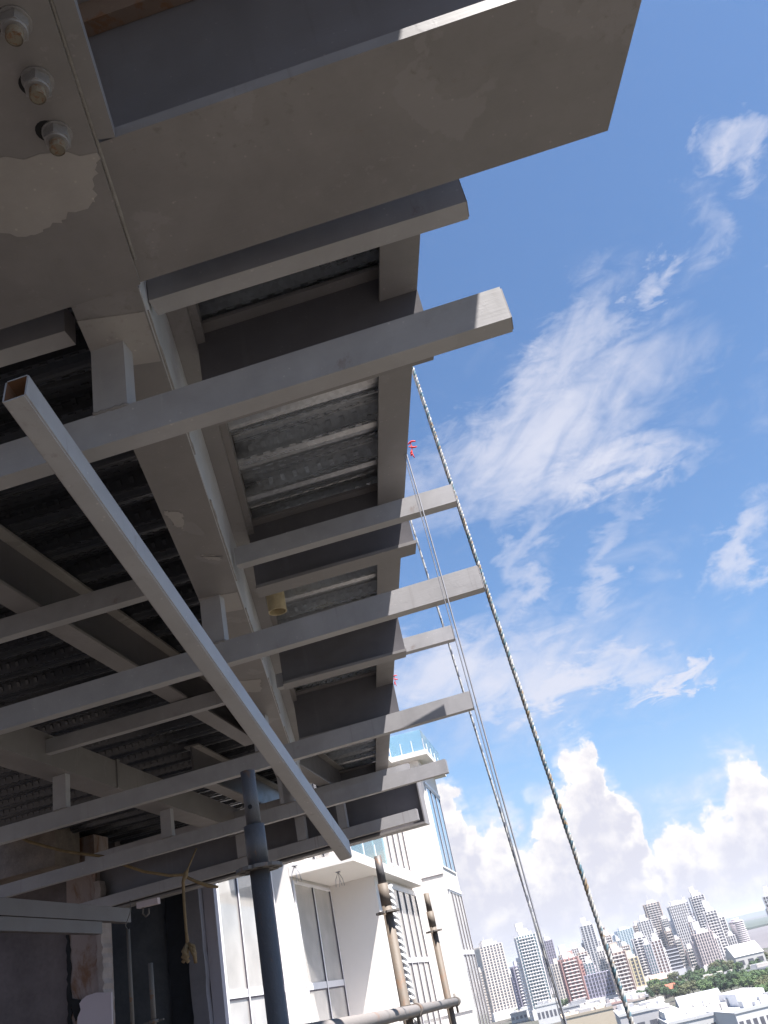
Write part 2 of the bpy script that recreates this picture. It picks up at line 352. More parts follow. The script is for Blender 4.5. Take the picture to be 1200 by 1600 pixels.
fl = MB(); fq = [at_g(1095, 1471), at_g(1200, 1446), at_g(1300, 1424), at_g(1500, 1383), at_g(1500, 1366), at_g(1300, 1411.5), at_g(1095, 1456)]
fl.poly8([(p.x, p.y, -49.7) for p in fq], [(p.x, p.y, -43) for p in fq]); struct(fl, 'terrain', greenm)
def hill():
    h = MB(); n = 60; a = [];
    for i in range(n + 1):
        az = R(-20 + 60 * i / n); d = 14000
        z = -50 + 130 * max(0.0, 0.5 + 0.5 * math.sin(i * 0.37) * math.cos(i * 0.13 + 1)) * (0.35 + 0.65 * random.random() ** 0.3)
        a.append((Vector((math.sin(az) * d, math.cos(az) * d, -50)), Vector((math.sin(az) * (d + 700), math.cos(az) * (d + 700), z)), Vector((math.sin(az) * (d + 3000), math.cos(az) * (d + 3000), -50))))
    V = [[h.bm.verts.new(p) for p in t] for t in a]
    for i in range(n):
        for k in range(2): h.bm.faces.new([V[i][k], V[i + 1][k], V[i + 1][k + 1], V[i][k + 1]])
    struct(h, 'hills', greenm)
hill()

# ------------------------------------------------------------------ terrace the camera stands on
tb = MB(); tb.box((-9, -5, -1.9), (0.05, 16, -1.6)); struct(tb, 'terrace_floor', plain('screed', (0.09, 0.075, 0.062), 0.9, 0, 0.15, 1.2, 0.3))
r = root('tower_block', (-5, 4, -50), 'rendered tower block carrying the unfinished terrace under the steel deck', 'building')
b = MB(); b.box((-12, -8, -50), (0.0, 15.5, -1.91)); part(b, 'wall', M['intw'], r)
b = MB(); b.box((-9.4, -5, -1.6), (-9.0, 10.4, 2.9)); tag(b.build('added_side_wall', M['intw'], None, (-9.2, 3, -1.6)), 'unpainted wall added out of view to the left, cutting sky light under the deck', 'wall')  # unseen wall, added to keep sky light off the left deck
b = MB(); b.box((-8.9, -4.8, -1.6), (-1.4, -4.5, 2.9)); tag(b.build('added_rear_wall', M['intw'], None, (-6, -4.7, -1.6)), 'unpainted wall added unseen behind the camera, cutting sky light on the steel sides', 'wall')  # unseen wall, added and sized to dim sky light from behind

# ------------------------------------------------------------------ steel deck
# girder across the top of the view
g_E0, g_E1 = 0.58, 0.786
r = root('steel_girder', W(0, 0.7, 0.877), 'deep grey steel girder crossing the top of the view, by far the largest beam', 'girder')
def par(T_left, E0, E1, z0, z1, xe=None):
    """strip across the facades, cut on the right along the skewed edge"""
    def rt(E): return 0.337 - (E - 0.628) * 0.2245
    return [Vector((T_left * U, E0 * U, z0 * U)), Vector((rt(E0) * U, E0 * U, z0 * U)), Vector((rt(E1) * U, E1 * U, z0 * U)), Vector((T_left * U, E1 * U, z0 * U))], Vector((0, 0, (z1 - z0) * U))
b = MB(); b.prism(*par(-1.5, g_E0, g_E1, .877, .894)); b.bevel(0.003); part(b, 'bottom_flange', M['steel2'], r)
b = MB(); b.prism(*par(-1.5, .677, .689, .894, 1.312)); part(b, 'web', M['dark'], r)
b = MB(); b.prism(*par(-1.5, g_E0, g_E1, 1.312, 1.330)); b.bevel(0.003); part(b, 'top_flange', M['steel'], r)
b = MB()
b.path([W(-.142, y, .8762) for y in [-.2 + 1.0 * i / 40 for i in range(41)]], [0.004 + 0.0022 * random.random() for _ in range(41)], 6)
part(b, 'weld_bead', M['weld'], r)

# box beam running away under the deck
xl, xr = -.243, -.150
ye = 4.62
r = root('box_beam', W(-.2, 1, .877), 'grey box beam running away under the deck from the girder, with pale touch-up patches', 'beam')
b = MB(); b.dbox(xl, xr, yd_of(g_E1, -.2) - .02, ye, .877, 1.05); b.bevel(0.006); part(b, 'box_section', M['steel2'], r)
b = MB()
for sx, zz in ((xr + .0020, .882),):
    for k in range(7):
        y0 = .9 + k * .52; n = 26
        b.path([W(sx + .0012 * random.random(), y0 + .36 * i / n, zz) for i in range(n + 1)], [0.0035 + 0.003 * random.random() for _ in range(n + 1)], 6)
part(b, 'weld_bead', M['weld'], r)
def jag(pts, z0, z1, seed, amp=.006, n=14):
    rnd = random.Random(seed); out = []
    for i, p in enumerate(pts):
        q = pts[(i + 1) % len(pts)]
        for k in range(n):
            t = k / n; a = amp if 0 < k else 0
            out.append((p[0] + (q[0] - p[0]) * t + rnd.uniform(-a, a), p[1] + (q[1] - p[1]) * t + rnd.uniform(-a, a)))
    return [W(x, y, z0) for x, y in out], Vector((0, 0, (z1 - z0) * U))
lite = steel_paint('touch_up_paint', (0.33, 0.305, 0.295), 0.0)
for (x0, x1, y0, y1, sd) in ((-.243, -.152, .895, 1.0, 1), (-.243, -.153, 1.83, 1.93, 2)):
    b = MB()
    b.poly8([W(x0, y0, .8757), W(x1, y0, .8757), W(x1, y1, .8757), W(x0, y1, .8757)], [W(x0, y0, .8768), W(x1, y0, .8768), W(x1, y1, .8768), W(x0, y1, .8768)])
    o = part(b, 'paint_patch', lite, r)
for (x0, x1, y0, y1, sd) in ((-.236, -.205, 1.42, 1.50, 3), (-.20, -.158, 1.62, 1.66, 4), (-.240, -.17, 2.42, 2.55, 6)):
    b = MB(); p_, o_ = jag([(x0, y0), (x1, y0 + .02), (x1 - .01, y1), (x0 + .006, y1 - .02)], .8757, .8766, sd, .004, 9); b.prism(p_, o_); part(b, 'paint_patch', lite, r)
# joint plate with bolts at top left
r = root('joint_plate', W(-.3, .5, .87), 'grey bolted joint plate at the top left corner, carrying a row of big nuts', 'steel plate')
b = MB(); b.prism([W(-.62, -.25, .870), W(-.144, -.25, .870), W(-.144, yd_of(g_E1 - .003, -.144), .870), W(-.62, yd_of(g_E1 - .003, -.62), .870)], (0, 0, .0065 * U)); b.bevel(0.002); part(b, 'plate', M['steel2'], r)
b = MB(); b.dbox(-.140, -.121, -.25, yd_of(g_E0, -.13) - .004, .874, .892); b.bevel(0.002); part(b, 'flange_strip', M['steel'], r)
b = MB(); p, o_ = jag([(-.36, .62), (-.145, .635), (-.165, .70), (-.25, .735), (-.36, .715)], .8693, .87, 5, .004); b.prism(p, o_); part(b, 'paint_patch', lite, r)
def hexnut(r, c, rad, h, rot):
    ct = W(*c)
    b = MB(); b.tube(ct, ct - Vector((0, 0, .004)), rad * 1.12, n=28); w_ = part(b, 'washer', M['nut'], r)
    z0, z1 = ct.z - .004, ct.z - .004 - h
    ring = lambda rr, z: [Vector((ct.x + rr * math.cos(rot + k * math.pi / 3), ct.y + rr * math.sin(rot + k * math.pi / 3), z)) for k in range(6)]
    b = MB(); b.poly8(ring(rad, z1), ring(rad, z0)); b.bevel(.0012, 2); n_ = part(b, 'nut', M['nut'], r)
    b = MB(); b.tube((ct.x, ct.y, z1 - .004), (ct.x, ct.y, z1 + .0005), rad * .80, rad * .87, n=24, smooth=False); sub(b, 'chamfer', M['nut'], n_)
    b = MB(); zz = z1
    for k in range(7):
        b.tube((ct.x, ct.y, zz - .001), (ct.x, ct.y, zz - .0028), rad * .54, rad * .58, n=20, cap=False)
        b.tube((ct.x, ct.y, zz - .0028), (ct.x, ct.y, zz - .0046), rad * .58, rad * .54, n=20, cap=False); zz -= .0036
    b.tube((ct.x, ct.y, z1 + .001), (ct.x, ct.y, zz + .001), rad * .52, n=20); part(b, 'bolt', M['bolt'], r)
    hc = ct + Vector((-.015, -.006 + .010 * math.sin(rot * 9), -.0004))
    b = MB(); b.tube(hc, hc + Vector((0, 0, .0006)), rad * (.80 + .14 * math.sin(rot * 7)), n=18); part(b, 'bolt_hole', M['hole'], r)
for i, y in enumerate((.363, .425, .484, .545, .606)):
    hexnut(r, (-.180 + .001 * math.sin(i * 5), y, .870), .0285, .027, .3 + i * .9)

# edge beam (fascia) and inner edge beam
r = root('fascia_beam', W(.245, 2, 1.03), 'brown-grey edge beam along the open right side of the deck, against the sky', 'beam')
yend = yd_of(4.60, .25)
b = MB(); b.dbox(.212, .278, .84, yend, 1.03, 1.038); b.bevel(.002); part(b, 'bottom_flange', M['steel'], r)
b = MB(); b.dbox(.270, .278, .84, yend, 1.0385, 1.20); part(b, 'web', M['steel'], r)
r = root('inner_beam', W(-.13, 2, 1.05), 'grey inner beam tight beside the box beam, holding the left edge of the ribbed deck', 'beam')
b = MB(); b.dbox(-.1495, -.113, .84, yend, 1.05, 1.11); b.bevel(.003); part(b, 'channel', M['steel'], r)
b = MB(); b.dbox(-.1128, -.098, .84, yend, 1.062, 1.11); b.bevel(.002); part(b, 'angle', M['steel2'], r)

# cross beams under the right-hand deck
cbE = [1.130, 1.831, 2.527, 3.175, 4.60]
desc = ['nearest cross beam under the right deck, its dark web just above the second long tube', 'cross beam just below the third tube, its end catching the sun past the fascia',
        'cross beam behind the fourth and fifth tubes, below the plastic pipe', 'cross beam above the sixth tube, with the tiny red ribbon at its end', 'last cross beam at the far end of the right deck, above the paired tubes']
for i, Ec in enumerate(cbE):
    x0 = -.112
    def seg(hw, z0, z1, xend):
        a = yd_of(Ec - hw, x0); c = [(x0, Ec - hw), (xend, Ec - hw), (xend, Ec + hw), (x0, Ec + hw)]
        return [W(x, yd_of(e, x), z0) for x, e in c], Vector((0, 0, (z1 - z0) * U))
    r = root('cross_beam', Vector(W(.1, yd_of(Ec, .1), .9)), desc[i], 'beam', 'cross beams under the right deck')
    b = MB(); b.prism(*seg(.028, .90, .908, .279)); b.bevel(.002); part(b, 'bottom_flange', M['steel'], r)
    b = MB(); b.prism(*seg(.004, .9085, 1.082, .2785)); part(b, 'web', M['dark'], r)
    b = MB(); b.prism(*seg(.028, 1.0825, 1.09, .268)); b.bevel(.002); part(b, 'top_flange', M['steel2'], r)

b = MB(); b.dbox(-.112, .2785, yd_of(4.652, .1), yd_of(4.66, .1), .96, 1.20); tag(b.build('edge_plate', M['dark'], None, W(.1, 4.6, 1.06)), 'thin dark edge plate closing the far end of the right deck', 'steel plate')
b = MB(); b.box((-1.5 * U, .655 * U, 1.262 * U), (.25 * U, .6765 * U, 1.311 * U)); b.bevel(.004); tag(b.build('packing_strip', rusty('old_brickwork', (.17, .12, .095), .35, 14), None, (-1, .66 * U, 1.27 * U)), 'rough brown packing strip high on the girder web, top left edge', 'packing')
# ribbed metal deck: trapezoid profile extruded across, embossed lugs on the low ribs
def deck(name, label, xfun_l, xfun_r, E0, E1, zb, mat, emb=True):
    r = root(name, Vector((xfun_l(E0), E0, zb)), label, 'metal deck', 'ribbed metal decking')
    pitch = .305; prof = [(0, 0), (.018, -.002), (.040, -.013), (.060, -.016), (.080, -.013), (.102, -.002), (.115, 0), (.142, .072), (.190, .072), (.202, .058), (.218, .058), (.230, .072), (.278, .072), (.305, 0)]
    b = MB(); rows = []
    n = int((E1 - E0) / pitch) + 1
    for k in range(n):
        for (e, z) in prof[:-1]:
            ee = min(E0 + k * pitch + e, E1)
            rows.append((ee, z)); 
            if e == .0 or e == .115: pass
    vs = []
    for (ee, z) in rows:
        vs.append((b.bm.verts.new((xfun_l(ee), ee, zb + z)), b.bm.verts.new((xfun_r(ee), ee, zb + z))))
    for i in range(len(vs) - 1):
        if rows[i + 1][0] - rows[i][0] > 1e-5: b.bm.faces.new([vs[i][0], vs[i][1], vs[i + 1][1], vs[i + 1][0]])
    part(b, 'sheet', mat, r)
    if emb:
        b = MB()
        for k in range(n):
            e = E0 + k * pitch
            for row, (eo, z, tz) in enumerate(((.003, 0, 0), (.103, 0, 0), (.160, .072, 0), (.246, .072, 0), (.128, .031, 1), (.290, .036, -1))):
                ee = e + eo
                if ee > E1 - .02: continue
                x = xfun_l(ee) + .03 + (row % 2) * .03
                while x < xfun_r(ee) - .05:
                    w, d, h = .034, .011, .0055
                    if tz == 0: b.poly8([(x + .003, ee + .002, zb + z - h), (x + w - .003, ee + .002, zb + z - h), (x + w - .003, ee + d - .002, zb + z - h), (x + .003, ee + d - .002, zb + z - h)], [(x, ee, zb + z + .001), (x + w, ee, zb + z + .001), (x + w, ee + d, zb + z + .001), (x, ee + d, zb + z + .001)])
                    else:
                        yy = ee; b.poly8([(x, yy - .010, zb + z - .014 * tz - .005), (x + w * .6, yy - .010, zb + z - .014 * tz - .005), (x + w * .6, yy + .004, zb + z + .012 * tz - .007), (x, yy + .004, zb + z + .012 * tz - .007)],
                                         [(x, yy - .010, zb + z - .014 * tz + .004), (x + w * .6, yy - .010, zb + z - .014 * tz + .004), (x + w * .6, yy + .004, zb + z + .012 * tz + .004), (x, yy + .004, zb + z + .012 * tz + .004)])
                    x += .062
        part(b, 'embossing', mat, r)['kind'] = 'stuff'
    return r
def xd_line(xd): return lambda E: (xd * CP - yd_of(E / U, xd) * SP) * U
zd = 1.105 * U
deck('metal_deck', 'galvanised ribbed decking with rows of embossed lugs, right of the box beam', xd_line(-.098), xd_line(.27), .80 * U, 4.62 * U, zd, M['galv'])
deck('metal_deck', 'galvanised ribbed decking left of the box beam, its shade put into the darker colour', lambda E: -5.6, xd_line(-.244), .80 * U, 5.3 * U, zd + .02, M['galv_shade'])  # same galvanised sheet as the right bays, its shade painted as a darker base
b = MB(); b.poly8([Vector((-5.8, 1.58, zd + .10)), Vector((xd_line(.269)(1.58), 1.58, zd + .10)), Vector((xd_line(.269)(9.31), 9.31, zd + .10)), Vector((-5.8, 9.31, zd + .10))], [Vector((-5.8, 1.58, zd + .2)), Vector((xd_line(.269)(1.58), 1.58, zd + .2)), Vector((xd_line(.269)(9.31), 9.31, zd + .2)), Vector((-5.8, 9.31, zd + .2))])
b.poly8([Vector((-5.8, 9.32, zd + .11)), Vector((xd_line(-.2)(9.32), 9.32, zd + .11)), Vector((xd_line(-.2)(10.7), 10.7, zd + .11)), Vector((-5.8, 10.7, zd + .11))], [Vector((-5.8, 9.32, zd + .2)), Vector((xd_line(-.2)(9.32), 9.32, zd + .2)), Vector((xd_line(-.2)(10.7), 10.7, zd + .2)), Vector((-5.8, 10.7, zd + .2))])
tag(b.build('deck_slab', M['conc'], None, (-2, 5, zd + .1)), 'concrete slab poured over the ribbed decking above the terrace', 'concrete slab')
b = MB(); b.poly8([W(-1.6, -2.5, 1.5), W(.408, -2.5, 1.5), W(.408, .60, 1.5), W(-1.6, .99, 1.5)], [W(-1.6, -2.5, 1.62), W(.408, -2.5, 1.62), W(.408, .60, 1.62), W(-1.6, .99, 1.62)])
tag(b.build('roof_slab', M['conc'], None, W(0, 0, 1.37)), 'upper concrete slab above the girder, shading the top of the picture', 'concrete slab')

# square tubes -------------------------------------------------------------
def sq_tube(pl, pr, z, wd, ht, label, capr=True, posts=(), mat=None, group='grey rectangular tubes carried under the deck', drop=0.0):
    a, c = at(*pl, z), at(*pr, z)
    t = (c - a).normalized(); n = Vector((-t.y, t.x, 0)) * wd * U
    r = root('ceiling_tube', a.lerp(c, .5), label, 'steel tube', group)
    up = Vector((0, 0, ht * U))
    b = MB(); b.poly8([a, c, c + n, a + n], [a + up, c + up, c + n + up, a + n + up]); b.bevel(.005, 2); part(b, 'tube_body', mat or M['tube'], r)
    if capr:
        e = t * .004; q = Vector((0, 0, .004)); m_ = n.normalized() * .004
        b = MB(); b.poly8([c + m_ + q, c + e + m_ + q, c + e + n - m_ + q, c + n - m_ + q], [c + m_ + up - q, c + e + m_ + up - q, c + e + n - m_ + up - q, c + n - m_ + up - q]); part(b, 'end_cap', M['steel'], r)
    for (x, z1, wp) in posts:       # vertical hangers standing on this tube, up to z1; x = world X of the left side
        k = (x - a.x) / (c.x - a.x); p = a.lerp(c, k) + up; h = z1 * U - p.z
        tt = t * wp; nn = n * .96
        b = MB(); p = p + n * .02; b.poly8([p, p + tt, p + tt + nn, p + nn], [p + Vector((0, 0, h)), p + tt + Vector((0, 0, h)), p + tt + nn + Vector((0, 0, h)), p + nn + Vector((0, 0, h))]); b.bevel(.004); q = part(b, 'hanger_post', M['tube'], r)
        b = MB(); ring_ = [p, p + tt, p + tt + nn, p + nn, p]; pts = []
        for i in range(4):
            for s_ in range(9): pts.append(ring_[i].lerp(ring_[i + 1], s_ / 9) + Vector((random.uniform(-.001, .001), random.uniform(-.001, .001), random.uniform(0, .004))))
        b.path(pts, [.0045 + .0025 * random.random() for _ in pts], 5); sub(b, 'weld_bead', M['weld'], q)
    return r
hu, hl = .91, .706
tw, th = .027, .052
# upper layer, right of the box beam, then left of it
b = MB(); b.dbox(xr + .0002, xr + .0016, yd_of(g_E1, -.2), 4.60, .8795, 1.0495); part(b, 'side_highlight', steel_paint('painted_side_highlight', (0.50, 0.50, 0.53), 0.4, rough=.38), bpy.data.objects['box_beam'])  # pale colour paints the bright sky highlight onto the beam's side face
sq_tube((232, 470), (728, 315), hu, .032, .052, 'first grey tube from the top, half hidden by the girder, its tip partly sunlit')
sq_tube((369, 883), (712, 783), hu, tw, .045, 'third grey tube, butted to the box beam, a rope shadow on its sunlit end')
sq_tube((433, 1075), (709, 998), hu, tw, .046, 'fifth grey tube, shorter, with vertical scratches near the box beam')
sq_tube((478, 1251), (640, 1207), hu, tw, .046, 'short grey tube lying directly above the seventh long tube, near the glass balustrade')
sq_tube((-60, 566), (101, 517), hu, .032, .052, 'shaded tube left of the box beam at the height of the open tube end', False)
sq_tube((-60, 1015), (228, 930), hu, tw, .05, 'shaded tube left of the box beam below the open end brace, upper of the pair', False)
sq_tube((60, 1181), (352, 1097), hu, tw, .047, 'shaded tube ending at the box beam just under the long fourth tube', False)
sq_tube((133, 1352), (440, 1262), hu, tw, .046, 'shaded upper tube behind the seventh long tube, left of the scaffold pole', False)
# lower layer: long tubes hung on posts
zb = .8768
def xat(E, xd): return (xd * CP - yd_of(E, xd) * SP) * U
def tubeE(pl, pr, z): return (at(*pl, z).y + at(*pr, z).y) / 2 / U
L = [((-60, 764), (798, 496), 'second tube from the top, nearest and thickest, its bright end against the blue sky'),
     ((-60, 1159), (755, 918), 'fourth long tube, its sunlit end touching the thick rope'),
     ((-60, 1335), (739, 1106), 'sixth long tube, with the longest sunlit end, just above the glass balustrade'),
     ((-60, 1421), (699, 1207), 'seventh one, above dark end beam'),
     ((100, 1436), (653, 1281), 'lowest tube, resting in front of the dark end beam')]
for i, (pl, pr, lab) in enumerate(L):
    a, c = at(*pl, hl), at(*pr, hl); Em = .0
    k = None
    # tube Y where it passes under the box beam
    xx = -.217
    y_ = a.y; 
    for _ in range(6):
        X_ = (xx * CP - yd_of(y_ / U, xx) * SP) * U; y_ = a.y + (c.y - a.y) * (X_ - a.x) / (c.x - a.x)
    posts = [(X_ - .052, zb - .0003, .1)]
    if i >= 2: posts.append((-1.62 * U, .8765, .1) if i != 4 else (-1.62 * U, .8765, .1))
    if i >= 3: posts.append((-1.05 * U, .9, .09))
    sq_tube(pl, pr, hl, .029 if i == 0 else tw, .054, 'tube: ' + lab, posts=posts)

# far end beam (H section) closing the deck
a, c = at(40, 1459.5, .69), at(665, 1286, .69); t = (c - a).normalized(); n = Vector((-t.y, t.x, 0))
r = root('end_beam', a.lerp(c, .5), 'deep dark-webbed end beam at the far end of the deck, in front of the white building', 'beam')
def sl_(o0, o1, z0, z1, e0=0.0, e1=0.0):
    p, q = a + n * o0 + t * e0, c + n * o0 + t * e1; p2, q2 = a + n * o1 + t * e0, c + n * o1 + t * e1
    f = lambda v, z: Vector((v.x, v.y, z * U)); return [f(p, z0), f(q, z0), f(q2, z0), f(p2, z0)], [f(p, z1), f(q, z1), f(q2, z1), f(p2, z1)]
b = MB(); b.poly8(*sl_(0, .15, .69, .700)); b.bevel(.002); part(b, 'bottom_flange', M['steel'], r)
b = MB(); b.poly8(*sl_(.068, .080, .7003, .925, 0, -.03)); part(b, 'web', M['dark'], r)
b = MB(); b.poly8(*sl_(0, .15, .9253, .935)); b.bevel(.002); part(b, 'top_flange', M['steel'], r)
b = MB(); b.poly8(*sl_(.01, .14, .7003, .925, (c - a).length - .012, 0)); part(b, 'end_plate', M['steel'], r)

# beams that run along the facades on the left
dab = steel_paint('dabbed_paint', (0.25, 0.235, 0.225), 1.0)
for (T0, Ea, Eb, lab) in ((-1.07, .80, 3.24, 'dark H joist with pale paint dabs running away on the left, behind the diagonal brace'),
                          (-1.055, 3.45, 4.80, 'H joist right of the box beam, under the last deck ribs'),
                          (-1.43, 3.5, 4.80, 'short H joist left of the box beam, just behind the nearest scaffold pole')):
    r = root('joist', (T0 * U, (Ea + Eb), .96 * U), lab, 'beam', 'joists running away under the deck')
    b = MB(); b.box(((T0 - .03) * U, Ea * U, .96 * U), ((T0 + .03) * U, Eb * U, .968 * U)); b.bevel(.002); part(b, 'bottom_flange', M['steel'], r)
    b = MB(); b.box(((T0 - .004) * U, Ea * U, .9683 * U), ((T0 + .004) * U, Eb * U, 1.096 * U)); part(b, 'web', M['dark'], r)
    b = MB(); b.box(((T0 - .03) * U, Ea * U, 1.0963 * U), ((T0 + .035) * U, Eb * U, 1.104 * U)); b.bevel(.002); part(b, 'top_flange', dab, r)
r = root('box_girder', (-1.6 * U, 3.4 * U, .878 * U), 'blue-lit grey box girder running away at lower left, with two hanger posts under it', 'girder')
b = MB(); b.box((-1.655 * U, 1.6 * U, .877 * U), (-1.552 * U, 4.47 * U, .98 * U)); b.bevel(.008); part(b, 'box_section', M['steel2'], r)
b = MB(); b.box((-1.60 * U, 3.05 * U, .8765 * U), (-1.545 * U, 3.07 * U, .984 * U)); part(b, 'seam_plate', M['steel'], r)

# loose diagonal tube with its open rusty end
def diag():
    s = .052
    def near(px, py, z): return at(px, py, z)
    A, B = at(0, 626, .615), at(43, 621, .615)
    far = at(541, 1343, .268)
    ctr = (A + B) / 2; ax = (far - ctr).normalized()
    wv = (B - A); wv = (wv - ax * wv.dot(ax)); s = wv.length; wv.normalize()
    uv = ax.cross(wv); uv = uv if uv.z > 0 else -uv
    r = root('diagonal_brace', far, 'slanting square tube with an open rusty end, crossing in front of all the long tubes', 'steel tube')
    Ln = (far - ctr).length; hw = s / 2; th_ = .004
    def q(o, a_, b_): return ctr + ax * o + wv * a_ + uv * (b_ + hw)
    b = MB()
    hh = hw * 1.9; out = [(-hw, -hw), (hw, -hw), (hw, hh), (-hw, hh)]; inn = [(x + (th_ if x < 0 else -th_), y + (th_ if y < 0 else -th_)) for x, y in out]
    V0 = [b.bm.verts.new(q(0, *p)) for p in out]; V1 = [b.bm.verts.new(q(Ln, *p)) for p in out]
    I0 = [b.bm.verts.new(q(0, *p)) for p in inn]
    for i in range(4):
        j = (i + 1) % 4
        b.bm.faces.new([V0[i], V0[j], V1[j], V1[i]]); b.bm.faces.new([V0[j], V0[i], I0[i], I0[j]])
    b.bm.faces.new(V1)
    es = [e for e in b.bm.edges if (set(e.verts) & set(V0)) and (set(e.verts) & set(V1))]
    bmesh.ops.bevel(b.bm, geom=es, offset=.004, segments=2, affect='EDGES')
    part(b, 'tube_body', M['tube'], r)
    b = MB()
    I0 = [b.bm.verts.new(q(.0006, *p)) for p in inn]; I1 = [b.bm.verts.new(q(.6, *p)) for p in inn]
    for i in range(4):
        j = (i + 1) % 4; b.bm.faces.new([I0[j], I0[i], I1[i], I1[j]])
    b.bm.faces.new(I1)
    part(b, 'rusty_inside', M['rust_in'], r)
diag()
# short sloping tube at bottom left
a, c = at(-60, 1426, .47), at(205, 1441, .47)
r = root('lower_rail', a, 'short brownish tube end at the lower left, crossing in front of the rusty column', 'steel tube')
t = (c - a).normalized(); n = Vector((-t.y, t.x, 0)) * .06
b = MB(); b.poly8([a, c, c + n, a + n], [p + Vector((0, 0, .105)) for p in (a, c, c + n, a + n)]); b.bevel(.005); part(b, 'tube_body', M['raild'], r)
o1 = n * .2; dz = Vector((0, 0, -.004)); b = MB(); q = [a + o1, c + o1 - t * .45, c + o1 - t * .45 + n, a + o1 + n]
b.poly8([p + dz + Vector((0, 0, -.085)) for p in q], [p + dz for p in q]); b.bevel(.004); part(b, 'lower_tube', M['raild'], r)

# plastic pipe stub
c0 = at(434, 956, .985)
r = root('pipe_stub', c0, 'short yellowed plastic drain pipe stub poking down through the deck', 'pipe')
b = MB(); b.tube(c0, (c0.x, c0.y, 2.3), .052, n=28, cap=False); b.tube(c0 + Vector((0, 0, .001)), (c0.x, c0.y, 2.29), .046, n=28, cap=False)
R0 = [(math.cos(2 * math.pi * i / 28), math.sin(2 * math.pi * i / 28)) for i in range(28)]
for i in range(28):
    j = (i + 1) % 28
    b.bm.faces.new([b.bm.verts.new((c0.x + R0[k][0] * rr, c0.y + R0[k][1] * rr, c0.z)) for k, rr in ((i, .052), (j, .052), (j, .046), (i, .046))])
part(b, 'pipe_wall', M['pvc'], r)
b = MB(); b.tube((c0.x, c0.y, c0.z + .09), (c0.x, c0.y, c0.z + .092), .0455, n=28); part(b, 'pipe_inside', M['hole'], r)

# ------------------------------------------------------------------ ropes and cable
def rope(p0, p1, rad, cols, label, pitch=.085, zbot=-14):
    p0, p1 = Vector(p0), Vector(p1); d = (p1 - p0).normalized()
    top = p0 - d * 1.3; bot = p0 + d * ((zbot - p0.z) / d.z)
    a = d.orthogonal().normalized(); b_ = d.cross(a); Ln = (bot - top).length
    b = MB(); n = int(Ln / pitch * 7)
    for s in range(len(cols)):
        pts = []
        for i in range(n + 1):
            t = i / n; an = 2 * math.pi * (t * Ln / pitch + s / len(cols)); sag = math.sin(math.pi * min(1, t * 1.0)) * .03
            pts.append(top.lerp(bot, t) + (a * math.cos(an) + b_ * math.sin(an)) * rad * .52 + Vector((sag, 0, 0)))
        b.path(pts, rad * .58, 5, mi=s)
    return tag(b.build('rope', cols, None, top), label, 'rope', None)
def fleck(name, cols, sc_):
    m, g, b = newmat(name); v = objco(g); n = g.noise(v, sc_, 2, .5); n2 = g.noise(objco(g, 1.3, .8, 1.1), sc_ * .8, 2, .5)
    c = g.mix(g.ss(n, .50, .54), (*cols[0], 1), (*cols[1], 1)); c = g.mix(g.ss(n2, .56, .60), c, (*cols[2], 1))
    g.l.new(c, b.inputs['Base Color']); b.inputs['Roughness'].default_value = .9; return m
f1 = fleck('rope_flecked', ((.34, .33, .32), (.10, .17, .21), (.24, .18, .12)), 28); f2 = fleck('rope_pale', ((.42, .41, .40), (.36, .35, .33), (.20, .22, .24)), 28)
f3 = fleck('rope_dark_fleck', ((.36, .36, .37), (.10, .11, .14), (.30, .30, .30)), 20)
rope(at_r(643, 578, 3.5), at_r(946, 1500, 3.85), .0100, [f2, f1, f1], 'thick white and teal twisted rope hanging nearest, rightmost of the lines', .06)
rope(at_r(650, 845, 5.7), at_r(867, 1562, 5.9), .0080, [f2, f3, f3], 'thinner white rope with dark flecks hanging left of the grey cable', .09)
p0, p1 = at_r(637, 722, 3.25), at_r(859, 1500, 3.3); d = (p1 - p0).normalized()
b = MB(); b.path([p0 - d * .6 + d * (i * .5) + Vector((.006 * math.sin(i * .9), 0, 0)) for i in range(36)], .0032, 6)
b.path([p0 - d * .6 + d * (i * .5) + Vector((-.012 + .006 * math.sin(i * .7 + 1), 0.004, 0)) for i in range(8)], .0022, 5)
tag(b.build('cable', M['cable'], None, p0), 'thin grey steel cable hanging between the two ropes', 'cable')
def ribbon(name, c, s, label, seed):
    rnd = random.Random(seed); b = MB()
    for k in range(4):
        dx = Vector((1, -.2, 0)) * s; up = Vector((0, 0, 1)) * s
        o = c + up * (.9 - k * .75) - dx * .4
        pts = [o + dx * (t * (1.3 if k < 2 else .35)) + up * (.28 * math.sin(t * 3.1 + k * 2)) for t in [i / 8 for i in range(9)]]
        b.path(pts, [s * (.16 - .10 * abs(i / 8 - .5)) for i in range(9)], 6)
    b.path([c + Vector((.1 * s * math.sin(i), 0, s * (1.0 - i * .42))) for i in range(8)], s * .09, 6)
    return tag(b.build(name, M['red'], None, c), label, 'ribbon')
ribbon('ribbon', at_r(643, 700, 3.32), .028, 'red ribbon tied on the cable where it leaves the deck edge', 3)
ribbon('ribbon', at_r(617, 1062, 7.2), .03, 'tiny red ribbon at the corner of the far fascia, above the sixth tube', 8)

